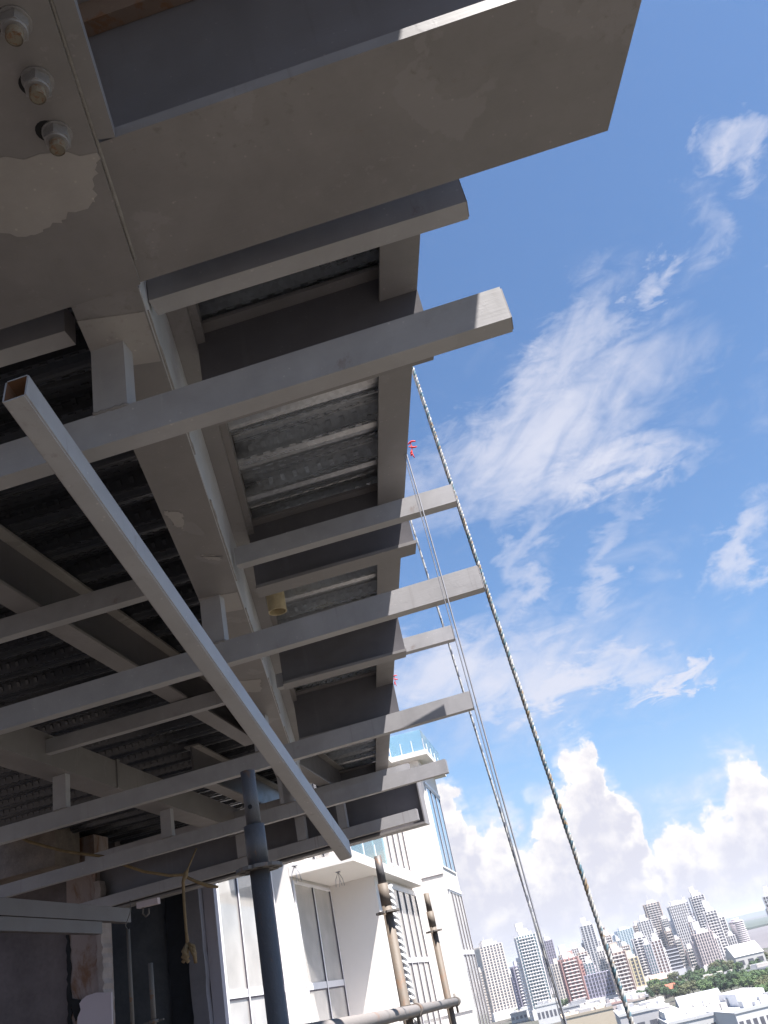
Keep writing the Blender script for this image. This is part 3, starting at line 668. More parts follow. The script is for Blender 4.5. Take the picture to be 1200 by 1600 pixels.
# ------------------------------------------------------------------ scaffold
def standard(px, py, dist, ringpx, label, spig, body, mspig, mbody, rb, lean=None, rs=None):
    """ringlock upright: floor to spigot top; px,py = top; ringpx = rosette pixel"""
    top = at_r(px, py, dist); rr = at_r(*ringpx, dist); top.x, top.y = rr.x, rr.y
    zr = rr.z; foot = Vector((rr.x, rr.y, -1.6))
    r = root('scaffold_standard', foot, label, 'scaffold pole', 'scaffold uprights')
    sj = zr + body
    b = MB(); b.tube(foot, (rr.x, rr.y, sj), rb, n=24); part(b, 'upright_tube', mbody, r)
    b = MB(); b.tube((rr.x, rr.y, sj + .0005), (rr.x, rr.y, top.z), rs or rb * .8, rb * .78, n=24); part(b, 'spigot', mspig, r)
    b = MB(); b.tube((rr.x, rr.y, sj - .10), (rr.x, rr.y, sj + .004), rb * 1.07, n=24); part(b, 'sleeve', mspig if rb > .0245 else mbody, r)
    hb = MB(); hb.tube(Vector((rr.x, rr.y, sj + .05)) - cf_h * rb * .72, Vector((rr.x, rr.y, sj + .05)) - cf_h * rb * .83, .006, n=12); part(hb, 'pin_hole', M['hole'], r)
    # rosette with eight holes
    for zz in (zr, zr - 1.0):
        b = MB(); n = 48; ro = .061; ri = rb + .0005
        vs = []
        for i in range(n):
            an = 2 * math.pi * i / n; rad = ro * (1 - .10 * (abs(math.sin(an * 4)) < .25))
            for (q, z) in ((rad, zz + .0045), (rad, zz - .0045), (ri, zz - .0045), (ri, zz + .0045)):
                vs.append(b.bm.verts.new((rr.x + q * math.cos(an), rr.y + q * math.sin(an), z)))
        for i in range(n):
            for k in range(4):
                j = (i + 1) % n; kk = (k + 1) % 4
                b.bm.faces.new([vs[i * 4 + k], vs[i * 4 + kk], vs[j * 4 + kk], vs[j * 4 + k]])
        ring = part(b, 'rosette', M['ring'], r)
        b = MB()
        for k in range(8):
            an = 2 * math.pi * (k + .5) / 8; cx, cy = rr.x + .043 * math.cos(an), rr.y + .043 * math.sin(an)
            b.tube((cx, cy, zz - .0048), (cx, cy, zz + .0048), .0085, n=10)
        sub(b, 'rosette_holes', M['hole'], ring)
    b = MB(); b.box((rr.x - .07, rr.y - .07, -1.6), (rr.x + .07, rr.y + .07, -1.592)); part(b, 'base_plate', M['ring'], r)
    return r, rr
cf_h = Vector((cf.x, cf.y, 0)).normalized()
standard(384, 1206, 2.42, (405, 1357), 'dark scaffold upright nearest the camera, passing in front of the steel tubes', .1, .105, M['scaf'], M['scaf'], .0255, rs=.0195)
_, q2 = standard(588, 1338, 4.75, (606, 1425), 'rusty scaffold upright with dark spigot and a round rosette, in front of the white recess', .1, .13, M['scaf'], M['scafg'], .0245, rs=.0215)
_, q3 = standard(665, 1396, 7.0, (678, 1455), 'paler scaffold upright farther off, right of the rusty one', .1, .13, M['scafg'], M['scafg'], .0245, rs=.0215)
# ledger between the two far uprights
pA = Vector((q2.x, q2.y, at_r(636, 1582, 4.75).z)); pB = Vector((q3.x, q3.y, at_r(703, 1567, 7.0).z))
d = (pB - pA).normalized()
r = root('scaffold_ledger', pA, 'horizontal scaffold ledger tube joining the two far uprights at the bottom of the view', 'scaffold pole')
off = -Vector((d.y, -d.x, 0)).normalized() * -.05
b = MB(); b.tube(pA - d * 3.4 + off, pB + d * .15 + off, .0245, n=20); part(b, 'ledger_tube', rusty('ledger_steel', (0.17, 0.155, 0.15), 0.2, 12), r)
for k, c in enumerate((pA, pB)):
    b = MB(); b.tube(c + off - d * .045, c + off + d * .045, .031, n=20); b.box(c + Vector((-.035, -.035, -.03)), c + Vector((.035, .035, .03))); b.tube(c + off + Vector((0, 0, -.07)), c + off + Vector((0, 0, .05)), .008, n=8)
    part(b, 'coupler', M['ring'], r)
# white twisted sling beside the rusty pole
b = MB(); s0, s1 = at_r(608, 1384, 5.2), at_r(652, 1600, 5.2); N = 150
for s in range(2):
    b.path([s0.lerp(s1, i / N) + Vector((.009 * math.cos(i * .42 + s * math.pi), .009 * math.sin(i * .42 + s * math.pi), 0)) for i in range(N + 1)], .010, 6)
s2 = Vector((s1.x, s1.y, -1.6)); b.path([s1, s1.lerp(s2, .5), s2], .014, 6)
tag(b.build('twisted_sling', plain('white_sling', (0.78, 0.77, 0.76), 0.85, 0, 0.1, 30), None, s1), 'white twisted sling hanging alongside the rusty scaffold upright', 'sling')
# two thin poles in the dark room
for (pt, rr, dd, lab) in (((235, 1505), .017, 7.6, 'thin galvanised pole with a small clamp, in front of the dark wall'), ((200, 1452), .013, 7.4, 'thin dark rod with a wire tail, left of the clamped pole')):
    p = at_r(*pt, dd); r = root('prop_pole', (p.x, p.y, -1.6), lab, 'pole')
    if pt[0] == 235:
        b = MB(); b.tube((p.x, p.y, -1.6), (p.x, p.y, p.z - .42), .024, n=16); part(b, 'outer_tube', M['scafg'], r)
        b = MB(); b.tube((p.x, p.y, p.z - .42), p, .018, n=16); part(b, 'inner_tube', M['ring'], r)
        b = MB(); zc = p.z - .40; b.tube((p.x, p.y, zc), (p.x, p.y, zc + .02), .035, n=16); b.box((p.x - .08, p.y - .006, zc + .004), (p.x + .08, p.y + .006, zc + .014)); part(b, 'clamp', M['ring'], r)
    else:
        b = MB(); b.tube((p.x, p.y, -1.6), (p.x, p.y, p.z - .7), .024, n=12); part(b, 'lower_tube', M['conc'], r)
        b = MB(); b.tube((p.x, p.y, p.z - .7), p, .014, n=12); part(b, 'rod', M['ring'], r)
        b = MB(); b.path([p + Vector((.0, 0, -.01)), p + Vector((-.02, 0, .03)), p + Vector((.01, 0, .08)), p + Vector((.03, 0, .13)), p + Vector((.028, 0, .2))], .004, 5); part(b, 'wire_tail', M['ring'], r)

# ------------------------------------------------------------------ webbing straps
zz = lambda px, py, d: at_r(px, py, d)
b = MB(); pts = [zz(x, y, 8.3) for x, y in ((22, 1304), (45, 1315), (70, 1322), (100, 1330), (128, 1334), (160, 1338), (195, 1352), (225, 1362), (265, 1368), (285, 1367))]
pts2 = [zz(x, y, 8.3) for x, y in ((285, 1367), (305, 1377), (325, 1384), (341, 1386))]
b.path(pts + pts2[1:], [.013] * 10 + [.014, .018, .012], 7)
tag(b.build('strap', M['strap'], None, pts[0]), 'long yellow webbing strap sagging behind the lower tubes', 'strap')
b = MB()
pts = [zz(x, y, 8.0) for x, y in ((307, 1325), (300, 1342), (294, 1356), (290, 1366), (286, 1378), (287, 1400), (289, 1430), (291, 1455), (293, 1474))]
b.path(pts, [.007] * 3 + [.022, .014, .012, .012, .012, .016], 7)
kn = pts[-1]
for k in range(7):
    an = k * 2.1; b.path([kn, kn + Vector((.05 * math.cos(an), .05 * math.sin(an), -.03 - .012 * k)), kn + Vector((.06 * math.cos(an + .8), .05 * math.sin(an + .8), -.09 - .01 * k))], .016, 6)
tag(b.build('knotted_strap', M['strap'], None, kn), 'hanging yellow strap ending in a frayed knot, in front of the dark wall', 'strap')

# ------------------------------------------------------------------ unfinished room at lower left
def wall_poly(E, pts, thick, name, mat, label, cat, z_lo=None):
    P = []
    for px, py in pts:
        r_ = ray(px, py); P.append(r_ * (E / r_.y))
    b = MB(); b.prism(P, (0, thick, 0)); o = b.build(name, mat, None, sum(P, Vector()) / len(P)); return tag(o, label, cat)
Ew = 10.5
def X_at(px, py, E): r_ = ray(px, py); return r_.x * E / r_.y
def Z_at(px, py, E): r_ = ray(px, py); return r_.z * E / r_.y
xw = X_at(322, 1500, Ew)
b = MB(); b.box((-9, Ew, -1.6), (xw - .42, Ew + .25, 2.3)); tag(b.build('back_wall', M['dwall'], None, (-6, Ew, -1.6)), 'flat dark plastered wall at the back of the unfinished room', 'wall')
# ragged black strip, then the raw concrete reveal
rnd = random.Random(4)
def ragged(x0, x1, E, z0, z1, amp, n=40):
    Lp = [(x0 + rnd.uniform(-amp, amp), z0 + (z1 - z0) * i / n) for i in range(n + 1)]; Rp = [(x1 + rnd.uniform(-amp, amp), z0 + (z1 - z0) * i / n) for i in range(n + 1)]
    return [Vector((x, E, z)) for x, z in Lp] + [Vector((x, E, z)) for x, z in Rp[::-1]]
b = MB(); b.prism(ragged(xw - .44, xw - .16, Ew - .05, -1.6, 2.2, .016), (0, .25, 0)); tag(b.build('torn_membrane', M['black'], None, (xw - .3, Ew - .05, -1.6)), 'ragged black torn membrane strip at the right edge of the dark wall', 'membrane')
b = MB(); b.prism(ragged(xw - .17, xw + .012, Ew - .09, -1.6, 2.1, .008), (0, .25, 0)); tag(b.build('concrete_reveal', plain('raw_reveal', (0.20, 0.185, 0.20), .9, 0, .2, 3, .5), None, (xw - .08, Ew, -1.6)), 'rough grey concrete edge between the black strip and the white window frame', 'concrete')
# left wall and rusty column, white board
Ec = 9.2
b = MB(); x1 = X_at(106, 1500, Ec); b.box((-10, Ec, -1.6), (x1, Ec + .2, Z_at(60, 1330, Ec))); tag(b.build('side_wall', M['intw'], None, (-8, Ec, -1.6)), 'brownish unpainted wall at the lower left corner', 'wall')
x0, x1 = X_at(107, 1480, Ec), X_at(162, 1480, Ec)
b = MB(); b.box((xw + .021, Ew + .02, -1.6), (xw + .16, Ew + .12, 2.2)); b.bevel(.004); tag(b.build('window_jamb', plain('violet_grey_frame', (.36, .33, .37), .5, 0, .05, 2, .1), None, (xw + .09, Ew, -1.6)), 'smooth violet-grey upright frame beside the rough concrete edge, left of the glass', 'frame')
r = root('rusty_column', ((x0 + x1) / 2, Ec, -1.6), 'rust-stained column between the left wall and the dark wall, with a broken edge', 'column')
b = MB(); b.box((x0, Ec - .02, -1.6), (x1 - .06, Ec + .3, 2.2)); part(b, 'column_face', M['rcol'], r)
b = MB(); b.prism(ragged(x1 - .055, x1 + .01, Ec - .05, -.2, 1.7, .014), (0, .2, 0)); part(b, 'broken_edge', plain('broken_render', (.30, .255, .24), .9, 0, .25, 6, .8), r)
b = MB(); b.prism(ragged(x0 - .005, x0 + .035, Ec - .03, -.3, 1.5, .012), (0, .008, 0)); part(b, 'crack', M['hole'], r)
b = MB(); p = [(128, 1562), (135, 1556), (150, 1551), (164, 1551), (174, 1550), (176, 1660), (118, 1660), (121, 1590), (126, 1578), (124, 1568)]
P = [ray(x, y) * ((Ec - .12) / ray(x, y).y) for x, y in p]; b.prism(P, (0, .02, 0)); tag(b.build('board', M['board'], None, P[5]), 'pale broken board standing at the foot of the rusty column', 'board')
b = MB(); P = [ray(x, y) * ((Ec - .06) / ray(x, y).y) for x, y in ((110, 1560), (126, 1562), (124, 1585), (118, 1596), (113, 1580))]; b.prism(P, (0, .01, 0)); part(b, 'hole', M['hole'], r)
# old concrete beam at left with formwork grain
E_b = 8.6
r = root('concrete_beam', (-8, E_b, 1.2), 'brown board-marked concrete beam end at the left edge, under the box girder', 'concrete beam')
xz = lambda px, py: (X_at(px, py, E_b), Z_at(px, py, E_b))
xb1, zb0 = xz(86, 1352); b = MB(); b.box((-9, E_b, zb0), (xb1, E_b + .5, 2.3)); b.bevel(.01, 1); part(b, 'beam_body', plain('board_marked_concrete', (.18, .145, .12), .9, 0, .55, 5, .9), r)
# stub columns and ceiling timbers deep in the room
for k, (px0, px1, E2, m_, lab) in enumerate(((104, 128, 9.9, M['conc'], 'narrow raw concrete pier in the dark, just right of the concrete beam'), (162, 178, 10.0, M['intw'], 'slim dark post deep in the room, left of the hanging strap'), (213, 226, 10.2, M['conc'], 'slim grey stub post deep in the room, nearest the second hanger post'))):
    xa, xb = X_at(px0, 1290, E2), X_at(px1, 1290, E2)
    b = MB(); b.box((xa, E2, -1.6 if k == 0 else 1.75), (xb, E2 + .15, 2.3)); tag(b.build('pier', m_, None, (xa, E2, 0)), lab, 'pier')
# small fixture: bracket under the tube
c = at_r(232, 1414, 8.6)
r = root('wall_bracket', c, 'small pale bracket with a hook hanging under the lowest tube at left', 'bracket')
b = MB(); b.box(c + Vector((-.10, -.03, -.01)), c + Vector((.10, .03, .04))); b.bevel(.006, 1); part(b, 'bracket_body', M['board'], r)
b = MB(); b.path([c + Vector((-.05, 0, -.01)), c + Vector((-.06, 0, -.06)), c + Vector((-.03, 0, -.09)), c + Vector((0, 0, -.07)), c + Vector((.0, 0, -.03))], .008, 6); part(b, 'hook', M['ring'], r)

# ------------------------------------------------------------------ white apartment building
wr = root('white_building', (-8, 36, -50), 'bright white stepped apartment building with tall windows and glass balustrades, beyond the deck', 'building')
Z0, ZS, ZR = -50.0, 4.2, 10.1
def wp(mb, name, mat, par=wr): return part(mb, name, mat, par)
b = MB(); b.box((-22, 24.6, Z0), (-9.87, 30.24, 10.1)); b.box((-22, 30.241, Z0), (-9.28, 35.4, 10.1)); b.box((-22, 35.401, Z0), (-7.48, 44.2, 10.1)); b.box((-22, 44.201, Z0), (-5.97, 49.5, 10.1))
wp(b, 'wall', M['wwall'])
b = MB(); b.box((-22.05, 24.5, ZR + .002), (-7.2, 43.4, ZR + .25)); b.box((-22.05, 43.401, ZR + .002), (-5.35, 50, ZR + .25)); b.bevel(.02, 1); wp(b, 'roof', M['wwall'])
b = MB(); b.box((-9.27, 30.245, ZS), (-6.97, 35.39, ZS + .34)); b.box((-7.47, 35.39, ZS), (-6.97, 43.6, ZS + .34)); b.bevel(.015, 1); wp(b, 'balcony_slab', M['wwall'])
for k in (1, 2, 3):
    b = MB(); z = ZS - 6.1 * k; b.box((-9.27, 30.245, z), (-6.97, 35.39, z + .34)); wp(b, 'balcony_slab', M['wwall'])
def window(T, E0, E1, z0, z1, cols, transoms, pm, fw=.08, deep=.06, head=0.0):
    f = MB(); gk = MB(); p = MB()
    p.box((T - .01, E0 + .02, z0 + .02), (T + .02, E1 - .02, z1 - .02))
    x0, x1 = T + .021, T + deep
    f.box((x0, E0, z1 - fw), (x1, E1, z1)); f.box((x0, E0, z0), (x1, E1, z0 + fw))
    ys = [E0 + (E1 - E0) * i / cols for i in range(cols + 1)]
    for i, y in enumerate(ys):
        a_ = y if i == 0 else (y - fw if i == cols else y - fw / 2)
        f.box((x0, a_, z0 + fw + .001), (x1 + .004, a_ + fw, z1 - fw - .001))
        gk.box((x0, a_ - .03, z0 + fw), (x1 + .002, a_ - .001, z1 - fw)) if i > 0 else None
    for t_ in transoms: f.box((x0, E0 + fw, t_ - .1), (x1 - .006, E1 - fw, t_ + .1)); gk.box((x0, E0 + fw, t_ - .15), (x0 + .02, E1 - fw, t_ - .101))
    if head:
        f.box((T + .021, E0 - .12, z1 + .001), (T + head, E1 + .12, z1 + .14))
    w = wp(p, 'window', pm); sub(f, 'frame', M['wframe'], w); sub(gk, 'gasket', M['gasket'], w); return w
window(-9.87, 25.0, 30.0, -3.2, 4.7, 3, [.92], M['wpane'])
window(-9.28, 30.45, 35.2, -3.2, 4.08, 2, [.82], M['wpane'], fw=.10)
window(-7.48, 38.2, 43.9, -3.2, 3.95, 4, [1.15], M['wpane'], head=.06)
window(-5.97, 44.6, 49.2, -3.2, 3.88, 4, [1.13], M['wpane'], deep=.05, head=.08)
window(-5.97, 44.6, 49.2, 4.9, 8.9, 3, [], M['bpane'], deep=.05, head=.08)
window(-7.48, 38.2, 43.9, 4.9, 9.2, 4, [], M['wpane'])
window(-9.28, 30.6, 35.2, 4.9, 9.2, 3, [], M['wpane'])
for (T_, a_, b_) in ((-9.87, 25, 30), (-9.28, 30.45, 35.2), (-7.48, 38.2, 43.9), (-5.97, 44.6, 49.2)):
    for k in (1, 2): window(T_, a_, b_, -3.2 - 6.1 * k, 3.9 - 6.1 * k - .4, 4, [1.1 - 6.1 * k], M['wpane'])
b = MB(); b.box((-22, 35.37, -1.2), (-7.475, 35.399, -1.17)); b.box((-5.968, 44.3, 4.55), (-5.962, 49.5, 4.58)); b.box((-7.485, 44.17, -1.2), (-5.965, 44.199, -1.17)); wp(b, 'joint_line', M['wframe'])
b = MB(); b.box((-7.485, 44.17, 4.55), (-5.965, 44.199, 4.58)); wp(b, 'joint_line', M['gasket'])
# balustrades: glass panels with posts
def balustrade(p0, p1, z, h, n):
    p0, p1 = Vector((*p0, z)), Vector((*p1, z)); d = (p1 - p0) / n; nn = Vector((-d.y, d.x, 0)).normalized() * .012
    for i in range(n):
        a_, c_ = p0 + d * (i + .008), p0 + d * (i + .992)
        b = MB(); b.poly8([a_, c_, c_ + nn, a_ + nn], [v + Vector((0, 0, h)) for v in (a_, c_, c_ + nn, a_ + nn)]); wp(b, 'glass_panel', M['rail'])
        q = p0 + d * i
        b = MB(); b.box(q + Vector((-.02, -.02, 0)), q + Vector((.02, .02, h * .55))); wp(b, 'rail_post', M['wframe'])
balustrade((-7.2, 43.5), (-5.45, 43.5), ZR + .252, 1.05, 3); balustrade((-5.45, 43.52), (-5.45, 49.8), ZR + .252, 1.05, 5)
balustrade((-7.02, 30.3), (-7.02, 36.4), ZS + .342, 1.1, 3)
balustrade((-7.25, 30), (-7.25, 43.3), ZR + .252, 1.05, 8)
# ceiling sprinkler wires
for (px, py) in ((460, 1352), (528, 1362)):
    r_ = ray(px, py); q = r_ * (ZS / r_.z)
    b = MB()
    for k in range(4): b.path([q + Vector((0, 0, -.002)), q + Vector((.12 * math.cos(k * 1.7), .12 * math.sin(k * 1.7), -.25)), q + Vector((.16 * math.cos(k * 1.7 + .3), .16 * math.sin(k * 1.7 + .3), -.5))], .012, 4)
    b.tube(q + Vector((0, 0, -.03)), q + Vector((0, 0, -.001)), .09, n=12); wp(b, 'light_wiring', M['cable'])

# ------------------------------------------------------------------ city
def copy_tree(o, parent=None):
    c = o.copy(); COL.objects.link(c); c.parent = parent
    for ch in list(o.children): copy_tree(ch, c)
    return c
def flat(name, col, rough=.8, var=.05): return plain(name, col, rough, 0, var, .05, 0)
WG = [plain('tower_glass_dark', (.10, .10, .12), .4, 0, .3, .2, 0, .3), plain('tower_glass_blue', (.09, .15, .17), .35, 0, .3, .2, 0, .4), plain('tower_glass_brown', (.13, .085, .085), .4, 0, .3, .2, 0, .3)]
TM = {}
def tm(col):
    if col not in TM: TM[col] = flat('tower_render_%d' % len(TM), col)
    return TM[col]
def tower(base, wpx, topy, col, style, label, rot=0.0, depth=.8, glass=0, cols=6, fl=3.1, roof=1, wcol=(.66, .63, .62)):
    """base = pixel of the foot on the ground plane; height is solved so the roof meets topy"""
    g0 = at_g(*base); hd = math.hypot(g0.x, g0.y)
    # roof height: walk up the vertical until it projects to topy
    lo, hi = 0, 400
    for _ in range(40):
        m_ = (lo + hi) / 2; p = Vector((g0.x, g0.y, -50 + m_)); c_ = _T * p.x + _E * p.y + _U * p.z
        yy = c_.y / c_.z * FPX + 800
        if yy > topy: lo = m_
        else: hi = m_
    H = lo; c_ = _T * g0.x + _E * g0.y + _U * -50; w = wpx * c_.z / FPX * 1.02; d = w * depth
    yaw = math.atan2(-g0.x, g0.y) * 1.0 + rot
    r = root('apartment_tower', (g0.x, g0.y, -50), label, 'tower', 'city towers'); r.rotation_euler = (0, 0, yaw); org = ORG[r.name]; ORG[r.name] = (0, 0, 0)
    nf = max(4, int(H / fl)); fh = H / nf; mat = tm(col)
    rr_ = random.Random(int(base[0] * 7 + wpx * 3))
    b = MB(); b.box((-w / 2, -d / 2, 0), (w / 2, d / 2, H))
    if style != 'bands' and rr_.random() < .8:          # stepped shoulders and a rear core rising past the roof
        sd = rr_.choice((-1, 1)); hs = H * rr_.uniform(.72, .93)
        b.box((sd * w * .499, -d * .30, 0), (sd * w * .68, d * .42, hs))
        b.box((-w * rr_.uniform(.1, .3), d * .1, H + .001), (w * rr_.uniform(.15, .4), d * .45, H + rr_.uniform(4, 9)))
        for k in range(int(H / fl / 1.0)):
            if k * fl < hs - 3: b.box((sd * w * .52, -d * .30 - .9, k * fl), (sd * w * .68, -d * .299, k * fl + 1.0))
    # piers and crown
    pw = w / cols * (.34 if style != 'bands' else .12)
    faces = (('f', w, cols), ('l', d, max(2, int(cols * depth))), ('r', d, max(2, int(cols * depth))))
    for (f, ww, nc) in faces:
        for i in range(nc + 1):
            if style == 'bands' and 0 < i < nc: continue
            u = -ww / 2 + ww * i / nc; pp = .55 if style != 'bands' else .35
            u0, u1 = max(-ww / 2, u - pw / 2), min(ww / 2, u + pw / 2)
            if f == 'f': b.box((u0, -d / 2 - pp, 0), (u1, -d / 2 + .1, H + .5))
            elif f == 'l': b.box((-w / 2 - pp, u0, 0), (-w / 2 + .1, u1, H + .5))
            else: b.box((w / 2 - .1, u0, 0), (w / 2 + pp, u1, H + .5))
    part(b, 'wall', mat, r)
    if roof:
        b = MB(); b.box((-w * .28, -d * .25, H + .001), (w * .20, d * .25, H + 5)); b.box((w * .05, -d * .3, H + .001), (w * .36, d * .1, H + 3))
        if roof > 1: b.box((-w * .34, -d * .15, H + 5.01), (w * .02, d * .2, H + 9 + 2 * roof))
        if rr_.random() < .3: b.tube((-w * .1, 0, H + 4), (-w * .1, 0, H + 8 + rr_.random() * 5), .12, n=5)
        part(b, 'roof_house', tm(wcol), r)
    b = MB(); b.box((-w * .58, -d * .62, 0), (w * .58, d * .5, 9)); part(b, 'podium', tm(wcol), r)
    # one floor's glass band per side, copied up the tower
    def row(fn, ww):
        b = MB(); hh = fh * .62
        fn(b, ww, fh * .28, fh * .28 + hh); return b
    f1 = part(row(lambda b, ww, z0, z1: b.box((-ww / 2 + .2, -d / 2 - .18, z0), (ww / 2 - .2, -d / 2 - .01, z1)), w), 'window_row', WG[glass], r)
    f2 = part(row(lambda b, ww, z0, z1: b.box((w / 2 + .01, -ww / 2 + .2, z0), (w / 2 + .18, ww / 2 - .2, z1)) if g0.x < 0.1 * g0.y else b.box((-w / 2 - .18, -ww / 2 + .2, z0), (-w / 2 - .01, ww / 2 - .2, z1)), d), 'window_row', WG[glass], r)
    sl = None
    if style in ('balcony', 'bands'):
        b = MB(); e = 1.1 if style == 'balcony' else .5
        x0_, x1_ = (-w * .38, w * .38) if style == 'balcony' else (-w / 2 - .3, w / 2 + .3)
        b.box((x0_, -d / 2 - e, 0), (x1_, -d / 2 - .2, fh * .26)); sl = part(b, 'balcony', tm(wcol), r)
    nf2 = min(nf, 33)
    for k in range(1, nf2 + 0):
        z = k * (H / nf2)
        for o in (f1, f2) + ((sl,) if sl else ()):
            c2 = o.copy(); COL.objects.link(c2); c2.parent = r; c2.location = (0, 0, z)
    ORG[r.name] = org
    return r
WHT, CRM, TAN, PNK, YEL, VIO = (.66, .63, .625), (.62, .555, .50), (.52, .425, .37), (.40, .23, .21), (.56, .48, .32), (.30, .27, .34)
TW = [
 ((788, 1592), 38, 1478, CRM, 'piers', 'cream tower immediately right of the white building, with dark square openings', .35, .8, 0, 7, 3.0, 1),
 ((808, 1574), 13, 1522, WHT, 'piers', 'small pale block peeping out right of the cream tower', .2, .8, 0, 3, 3.2, 1),
 ((852, 1590), 32, 1462, WHT, 'balcony', 'white tower with teal glazing and a tall roof block, left of the ropes', .1, .8, 1, 7, 3.0, 2),
 ((829, 1588), 22, 1509, VIO, 'balcony', 'lower greyish wing directly left of the teal-glazed tower', .25, .8, 0, 4, 3.0, 1),
 ((880, 1566), 14, 1470, VIO, 'piers', 'slim grey tower right behind the two thin ropes', .2, .8, 0, 4, 3.2, 1),
 ((886, 1575), 13, 1506, CRM, 'piers', 'narrow cream slab in front of the slim grey tower', .1, .8, 0, 3, 3.0, 0),
 ((910, 1582), 29, 1498, PNK, 'balcony', 'reddish-brown tower with white roof turrets', .15, .7, 2, 4, 2.9, 2),
 ((928, 1556), 15, 1488, CRM, 'balcony', 'narrow cream tower just right of the reddish tower', .1, .8, 2, 3, 3.0, 1),
 ((943, 1538), 21, 1446, WHT, 'piers', 'tall pale tower left of the thick rope, with a dark column of windows', -.1, .8, 0, 4, 3.2, 2),
 ((963, 1530), 10, 1450, TAN, 'piers', 'thin tan tower partly hidden behind the thick rope', .1, .8, 0, 2, 3.2, 1),
 ((987, 1566), 25, 1488, TAN, 'balcony', 'tan tower right of the thick rope, in front of the glassy one', .1, .7, 2, 4, 3.0, 1),
 ((1004, 1557), 19, 1497, YEL, 'piers', 'yellow tower right of the tan one', .1, .8, 0, 3, 3.0, 1),
 ((991, 1510), 25, 1453, (.42, .48, .54), 'piers', 'blue-grey glass tower behind the yellow one', .3, .6, 1, 6, 3.2, 1),
 ((1020, 1537), 22, 1465, WHT, 'balcony', 'white tower with violet balconies in front of the tan crowned tower', .1, .8, 0, 3, 3.0, 1),
 ((1032, 1522), 20, 1439, WHT, 'piers', 'plain pale tower left of the tan crowned tower', .1, .8, 0, 5, 3.2, 1),
 ((1050, 1514), 24, 1412, TAN, 'balcony', 'tall tan tower with a dark crown, above the dark striped block', .1, .8, 0, 5, 3.2, 1),
 ((1091, 1518), 26, 1414, WHT, 'piers', 'tall white ribbed tower right of the dark striped block', .15, .8, 0, 8, 3.2, 1),
 ((1124, 1505), 22, 1400, WHT, 'balcony', 'tallest white tower of the right cluster, set behind its neighbours', .1, .8, 0, 5, 3.2, 2),
 ((1102, 1506), 11, 1410, (.55, .55, .60), 'balcony', 'slim grey tower tucked left of the tallest one', .1, .8, 0, 3, 3.2, 1),
 ((1117, 1520), 28, 1458, (.56, .48, .47), 'piers', 'broad pinkish tower with a stepped roof, in front of the right cluster', .2, .8, 0, 7, 3.0, 2),
 ((1140, 1514), 19, 1424, WHT, 'balcony', 'white tower with a slanting top right of the pinkish one', .1, .8, 0, 4, 3.0, 2),
 ((1150, 1508), 15, 1434, WHT, 'balcony', 'rightmost slab of the cluster, dark balconies down its side', .1, .8, 0, 3, 3.0, 1),
]
for t_ in TW: tower(*t_)
tower((1058, 1528), 29, 1480, (.05, .05, .075), 'bands', 'dark office block with white horizontal stripes', .0, .7, 0, 6, 3.6, 0, (.62, .62, .68))
tower((944, 1574), 45, 1521, (.36, .34, .42), 'piers', 'wide flat violet-grey block with small windows', .0, .5, 0, 9, 3.3, 0)
tower((1243, 1512), 16, 1400, WHT, 'piers', 'tower cut off by the right edge of the picture', .0, .8, 0, 4, 3.2, 1)
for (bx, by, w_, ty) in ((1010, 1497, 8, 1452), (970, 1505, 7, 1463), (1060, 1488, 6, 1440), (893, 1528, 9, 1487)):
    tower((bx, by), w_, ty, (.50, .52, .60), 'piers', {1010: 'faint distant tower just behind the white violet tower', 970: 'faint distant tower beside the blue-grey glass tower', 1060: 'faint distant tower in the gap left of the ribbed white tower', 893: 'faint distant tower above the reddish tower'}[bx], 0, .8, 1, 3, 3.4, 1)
FILL = [((771, 1574), 12, 1500, 'behind the cream tower at left'), ((817, 1566), 9, 1530, 'low in the gap left of the teal-glazed tower'), ((868, 1552), 10, 1492, 'between the thin ropes and the narrow cream slab'), ((893, 1548), 11, 1492, 'just behind the reddish tower'),
        ((916, 1548), 10, 1482, 'behind the narrow cream tower'), ((932, 1540), 9, 1473, 'left shoulder of the tall pale tower'), ((955, 1548), 12, 1486, 'right foot of the tall pale tower'), ((972, 1545), 12, 1462, 'behind the tan tower near the thick rope'),
        ((984, 1532), 9, 1470, 'in the gap left of the blue-grey glass tower'), ((1018, 1520), 11, 1446, 'behind the white tower with violet balconies'), ((1040, 1512), 10, 1428, 'left shoulder of the tan crowned tower'), ((1062, 1512), 11, 1436, 'right of the tan crowned tower'),
        ((1078, 1506), 9, 1422, 'left edge of the ribbed white tower'), ((1112, 1502), 10, 1426, 'between the ribbed white tower and the tallest one'), ((1132, 1502), 9, 1420, 'between the tallest tower and the slanted-top one'), ((1130, 1514), 10, 1452, 'front of the slanted-top tower'),
        ((1044, 1534), 16, 1470, 'left of the dark striped block'), ((1092, 1524), 14, 1482, 'at the foot of the ribbed white tower'), ((1158, 1508), 11, 1462, 'right end of the cluster, facing the round tower'), ((912, 1568), 14, 1510, 'behind the violet-grey block, left part'),
        ((935, 1560), 14, 1505, 'behind the violet-grey block, right part'), ((996, 1545), 13, 1478, 'between the tan and yellow towers')]
